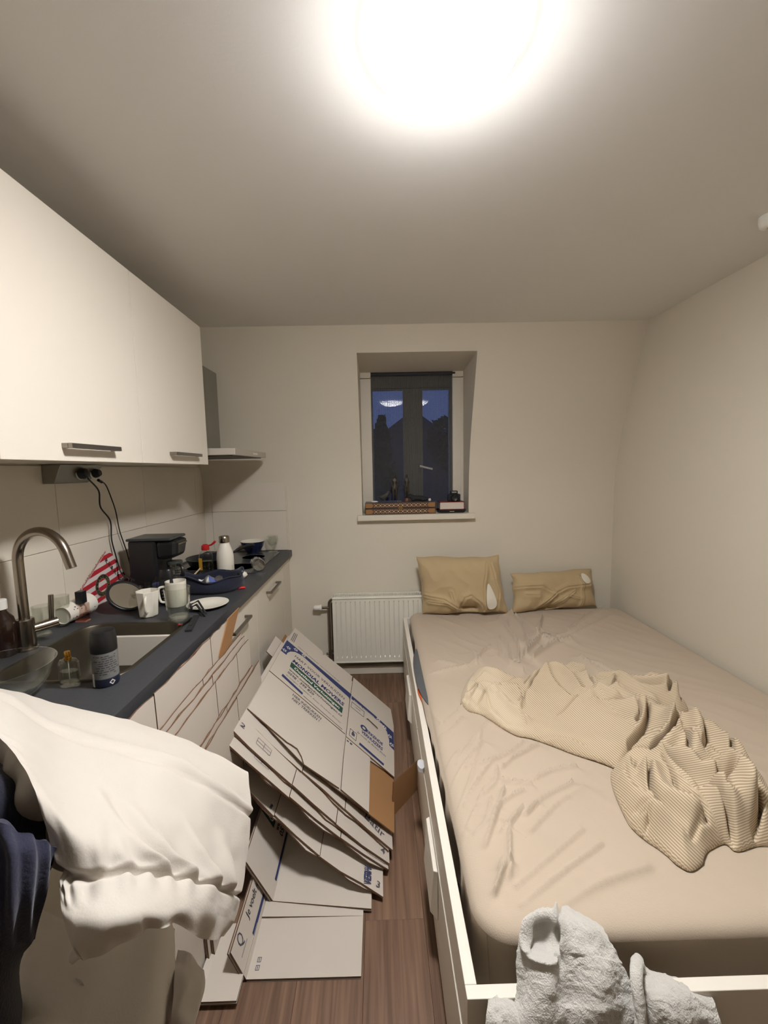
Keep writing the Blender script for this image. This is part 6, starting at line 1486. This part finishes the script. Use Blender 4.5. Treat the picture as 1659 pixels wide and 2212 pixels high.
VAL = [([(90, 215), (140, 170), (190, 170), (240, 185)], .016, .008), ([(60, 245), (110, 270), (165, 295)], .010, .006), ([(170, 235), (200, 190)], .012, .006), ([(170, 240), (200, 300), (290, 370), (380, 392)], .010, .007),
       ([(355, 270), (390, 215), (440, 150), (540, 95)], .020, .009), ([(380, 170), (440, 110), (520, 80)], .014, .007), ([(130, 80), (210, 105), (330, 128)], .012, .007), ([(690, 130), (740, 230), (800, 262), (860, 290)], .030, .012),
       ([(750, 245), (830, 238), (860, 200)], .022, .008), ([(860, 215), (890, 262), (960, 285), (1100, 292)], .018, .008), ([(1000, 140), (1040, 170), (1075, 165)], .014, .007), ([(1130, 245), (1180, 205), (1195, 262)], .022, .009),
       ([(740, 312), (900, 322), (1020, 330)], .016, .007), ([(920, 545), (990, 470), (1020, 380), (1020, 330)], .022, .009), ([(1040, 580), (1130, 520), (1160, 470), (1182, 400)], .020, .010), ([(1110, 620), (1180, 680), (1270, 770)], .026, .010),
       ([(1270, 560), (1330, 640), (1440, 690)], .014, .009), ([(1180, 360), (1230, 400), (1280, 450)], .016, .008), ([(1340, 800), (1400, 790), (1465, 778)], .034, .014), ([(1440, 720), (1500, 690), (1560, 680)], .022, .010),
       ([(940, 610), (960, 660), (1020, 650), (1030, 760), (1060, 840)], .016, .009), ([(1060, 840), (1120, 920), (1210, 990)], .020, .009), ([(1015, 930), (1030, 900), (980, 880)], .016, .008), ([(1340, 830), (1420, 900), (1480, 990)], .026, .010),
       ([(1590, 800), (1610, 880), (1580, 960)], .028, .012), ([(380, 230), (412, 235)], .008, .006), ([(560, 335), (640, 280)], .008, .010), ([(850, 575), (960, 560), (1090, 610)], .014, .008), ([(940, 540), (1030, 530)], .010, .006), ([(500, 130), (620, 260), (735, 260)], .012, .008)]
for pl in (((60, 180), (110, 150), (150, 120)), ((80, 260), (120, 215), (125, 180)), ((120, 280), (160, 250), (175, 215)), ((210, 210), (300, 190), (350, 200)), ((250, 170), (330, 150), (390, 130)), ((200, 95), (260, 120), (320, 135)), ((170, 75), (230, 95), (280, 100)),
           ((300, 300), (350, 340), (380, 380)), ((215, 310), (260, 350), (300, 372)), ((430, 100), (500, 90), (540, 110)), ((340, 190), (370, 250), (360, 300)), ((1200, 480), (1230, 560), (1225, 640)), ((1310, 470), (1330, 540), (1300, 600)), ((1400, 470), (1450, 540), (1460, 600)),
           ((1100, 650), (1150, 720), (1170, 800)), ((900, 640), (930, 720), (990, 800)), ((960, 860), (1050, 880), (1140, 940)), ((1200, 800), (1280, 850), (1330, 940)), ((1500, 760), (1560, 800), (1600, 850)), ((1250, 1000), (1290, 960), (1330, 950)), ((1420, 640), (1500, 640), (1560, 660)),
           ((1380, 740), (1430, 820), (1440, 880)), ((650, 160), (760, 190), (860, 190)), ((880, 180), (980, 220), (1100, 240)), ((560, 120), (610, 150), (680, 240)), ((420, 430), (560, 440), (700, 490)), ((960, 330), (980, 380), (960, 430))): VAL.append((list(pl), .011, .007))
RID = [([(450, 140), (560, 130), (690, 240), (728, 322)], .010, .020), ([(1165, 420), (1150, 520), (1100, 600)], .022, .026), ([(1270, 440), (1280, 560), (1255, 665)], .024, .026), ([(1490, 540), (1555, 640), (1630, 690)], .020, .024),
       ([(1035, 690), (1085, 800), (1200, 890), (1300, 950)], .026, .026), ([(880, 690), (950, 815), (1060, 920)], .018, .024), ([(1460, 745), (1525, 800), (1570, 880)], .026, .026), ([(250, 255), (330, 330), (385, 365)], .012, .016),
       ([(780, 150), (950, 205), (1160, 240)], .020, .020), ([(90, 130), (70, 200), (80, 250)], .010, .014), ([(1350, 470), (1450, 560), (1500, 650)], .014, .03), ([(1180, 640), (1300, 720), (1430, 745)], .022, .02), ([(440, 240), (560, 250), (680, 330), (880, 420)], .006, .04), ([(1400, 850), (1480, 930)], .018, .02), ([(620, 120), (720, 180), (760, 230)], .012, .016)]
xs_ = [p[0] for p in OUTB]; ys_ = [p[1] for p in OUTB]
stp = .0042
gx = np.arange(min(xs_) - .01, min(max(xs_) + .01, XR - .004), stp); gy = np.arange(min(ys_) - .01, max(ys_) + .01, stp)
GX, GY = np.meshgrid(gx, gy, indexing='ij')
def inside(px, py, pl):
    c = np.zeros(px.shape, bool)
    for (x1, y1), (x2, y2) in zip(pl[:-1], pl[1:]):
        k = ((y1 > py) != (y2 > py)); c ^= k & (px < (x2 - x1) * (py - y1) / (y2 - y1 + 1e-12) + x1)
    return c
ins = inside(GX, GY, OUTB); dist = polyd(GX, GY, OUTB); sdist = np.where(ins, dist, -dist)
cl = lambda pts: bedline([k7(*p) for p in pts], ZS + .012)
kx = 1.0
body = np.clip(sdist / .060, 0, 1); body = body * (2 - body)
far_r = np.clip((GX - bedpt(*k7(700, 500))[0]) / .35, 0, 1)
H2 = .010 + body * (.020 + .030 * far_r)
N1 = fnoise(GX * 1.0, GY * 1.0, 5.0, 11.0); N2 = fnoise(GX + .35 * GY, GY * .6 - .2 * GX, 13.0, 21.0)
H2 += body * (.012 * N1 + .024 * (.35 - np.abs(N2)) * (.35 + .65 * far_r))
CUT = np.ones_like(H2)
for pl, a_, w_ in VAL:
    q_ = cl(pl); d_ = polyd(GX, GY, q_); H2 += a_ * 1.5 * step(GX, GY, q_, w_) * body
    CUT = np.minimum(CUT, 1 - min(.85, a_ / .022) * np.exp(-(d_ / (.30 * w_ + .0022)) ** 2))
for pl, a_, w_ in RID: H2 += 1.9 * a_ * np.exp(-(polyd(GX, GY, cl(pl)) / w_) ** 2) * body
H2 = np.maximum(H2 * CUT, .004)
rim = np.clip(1 - sdist / .012, 0, 1)
H2 = H2 * np.sqrt(np.clip(1 - rim ** 2, 0, 1)) + .0015
# sheet height below, so that the cover lies on it
keep = sdist > -.0030
idx = -np.ones(GX.shape, int); vs = []; st_at = []
def sheet_h(x, y):
    z = np.zeros(x.shape)
    for pl, amp, wd in FOLDS: q_ = bedline(pl); z = z + np.maximum(1.3 * amp * np.exp(-(polyd(x, y, q_) / (wd * .5)) ** 2) + 1.4 * amp * step(x, y, q_, wd * .6), 0) ** 3
    return ZS + SF * np.cbrt(z)
ZB = sheet_h(GX, GY) + .001
gxx, gyy = np.gradient(sdist, stp); gn = np.hypot(gxx, gyy) + 1e-6
mv = np.where(keep & (sdist < .004), -sdist, 0); PXX, PYY = GX + gxx / gn * mv, GY + gyy / gn * mv
# stripes: run across the length on the left, along it on the right
phase = (1 - np.clip((GX - bedpt(*k7(820, 500))[0]) / .18, 0, 1))
wr = .020 * fnoise(GX, GY, 4.0, 31.0) + .9 * (H2 - .03)
sa = (GX * .97 + GY * .22 + wr); sb = (GY * .93 - GX * .36 + wr * 1.4)
stripe = np.where(phase > .5, sa, sb)
plain = np.clip((bedpt(*k7(330, 300))[0] - GX) / .05 + .5, 0, 1)
mb = MB(); ii, jj = np.nonzero(keep)
for i, j in zip(ii, jj): idx[i, j] = len(mb.v); mb.v.append(Vector((PXX[i, j], PYY[i, j], ZB[i, j] + H2[i, j]))); st_at.append((stripe[i, j], plain[i, j]))
for i in range(GX.shape[0] - 1):
    for j in range(GX.shape[1] - 1):
        q = (idx[i, j], idx[i + 1, j], idx[i + 1, j + 1], idx[i, j + 1])
        if min(q) >= 0: mb.f.append(q); mb.m.append(0)
# underside
nv_ = len(mb.v); top_f = list(mb.f)
ed = {}
for f_ in top_f:
    for a_, b_ in zip(f_, f_[1:] + f_[:1]): ed[(a_, b_)] = 1
for v_ in list(mb.v): mb.v.append(Vector((v_.x, v_.y, ZS + .0008 if v_.z > ZS + .004 else v_.z - .002)))
st_at = st_at + st_at
for f_ in top_f: mb.f.append(tuple(nv_ + a_ for a_ in reversed(f_))); mb.m.append(0)
for (a_, b_) in list(ed):
    if (b_, a_) not in ed: mb.f.append((b_, a_, a_ + nv_, b_ + nv_)); mb.m.append(0)
ms = bpy.data.materials.new('striped_cotton'); ms.use_nodes = True
n = ms.node_tree.nodes; l = ms.node_tree.links; b = n['Principled BSDF']; b.inputs['Roughness'].default_value = .92; b.inputs['Sheen Weight'].default_value = .1
at_ = n.new('ShaderNodeAttribute'); at_.attribute_name = 'stripe'; sx_ = n.new('ShaderNodeSeparateXYZ'); l.new(at_.outputs['Vector'], sx_.inputs[0])
mu = n.new('ShaderNodeMath'); mu.operation = 'MULTIPLY'; mu.inputs[1].default_value = 2 * math.pi / .0085; si = n.new('ShaderNodeMath'); si.operation = 'SINE'; l.new(sx_.outputs[0], mu.inputs[0]); l.new(mu.outputs[0], si.inputs[0])
mrp = n.new('ShaderNodeMapRange'); mrp.inputs[1].default_value = -.5; mrp.inputs[2].default_value = .5; l.new(si.outputs[0], mrp.inputs[0])
mm_ = n.new('ShaderNodeMath'); mm_.operation = 'MAXIMUM'; l.new(mrp.outputs[0], mm_.inputs[0]); 
mp2 = n.new('ShaderNodeMath'); mp2.operation = 'MULTIPLY'; mp2.inputs[1].default_value = .62; l.new(sx_.outputs[1], mp2.inputs[0]); l.new(mp2.outputs[0], mm_.inputs[1])
mixc = n.new('ShaderNodeMix'); mixc.data_type = 'RGBA'; mixc.inputs[6].default_value = lin(162, 142, 115); mixc.inputs[7].default_value = lin(209, 193, 166); l.new(mm_.outputs[0], mixc.inputs[0]); l.new(mixc.outputs[2], b.inputs['Base Color'])
cov = mb.build('duvet_cover', ms, smooth=True, angle=180, fix=False)
at2 = cov.data.attributes.new('stripe', 'FLOAT_VECTOR', 'POINT'); at2.data.foreach_set('vector', [c_ for s_, p_ in st_at for c_ in (s_, p_, 0.0)])
tag(cov, 'rumpled beige duvet cover with fine stripes lying across the bed', 'duvet cover')
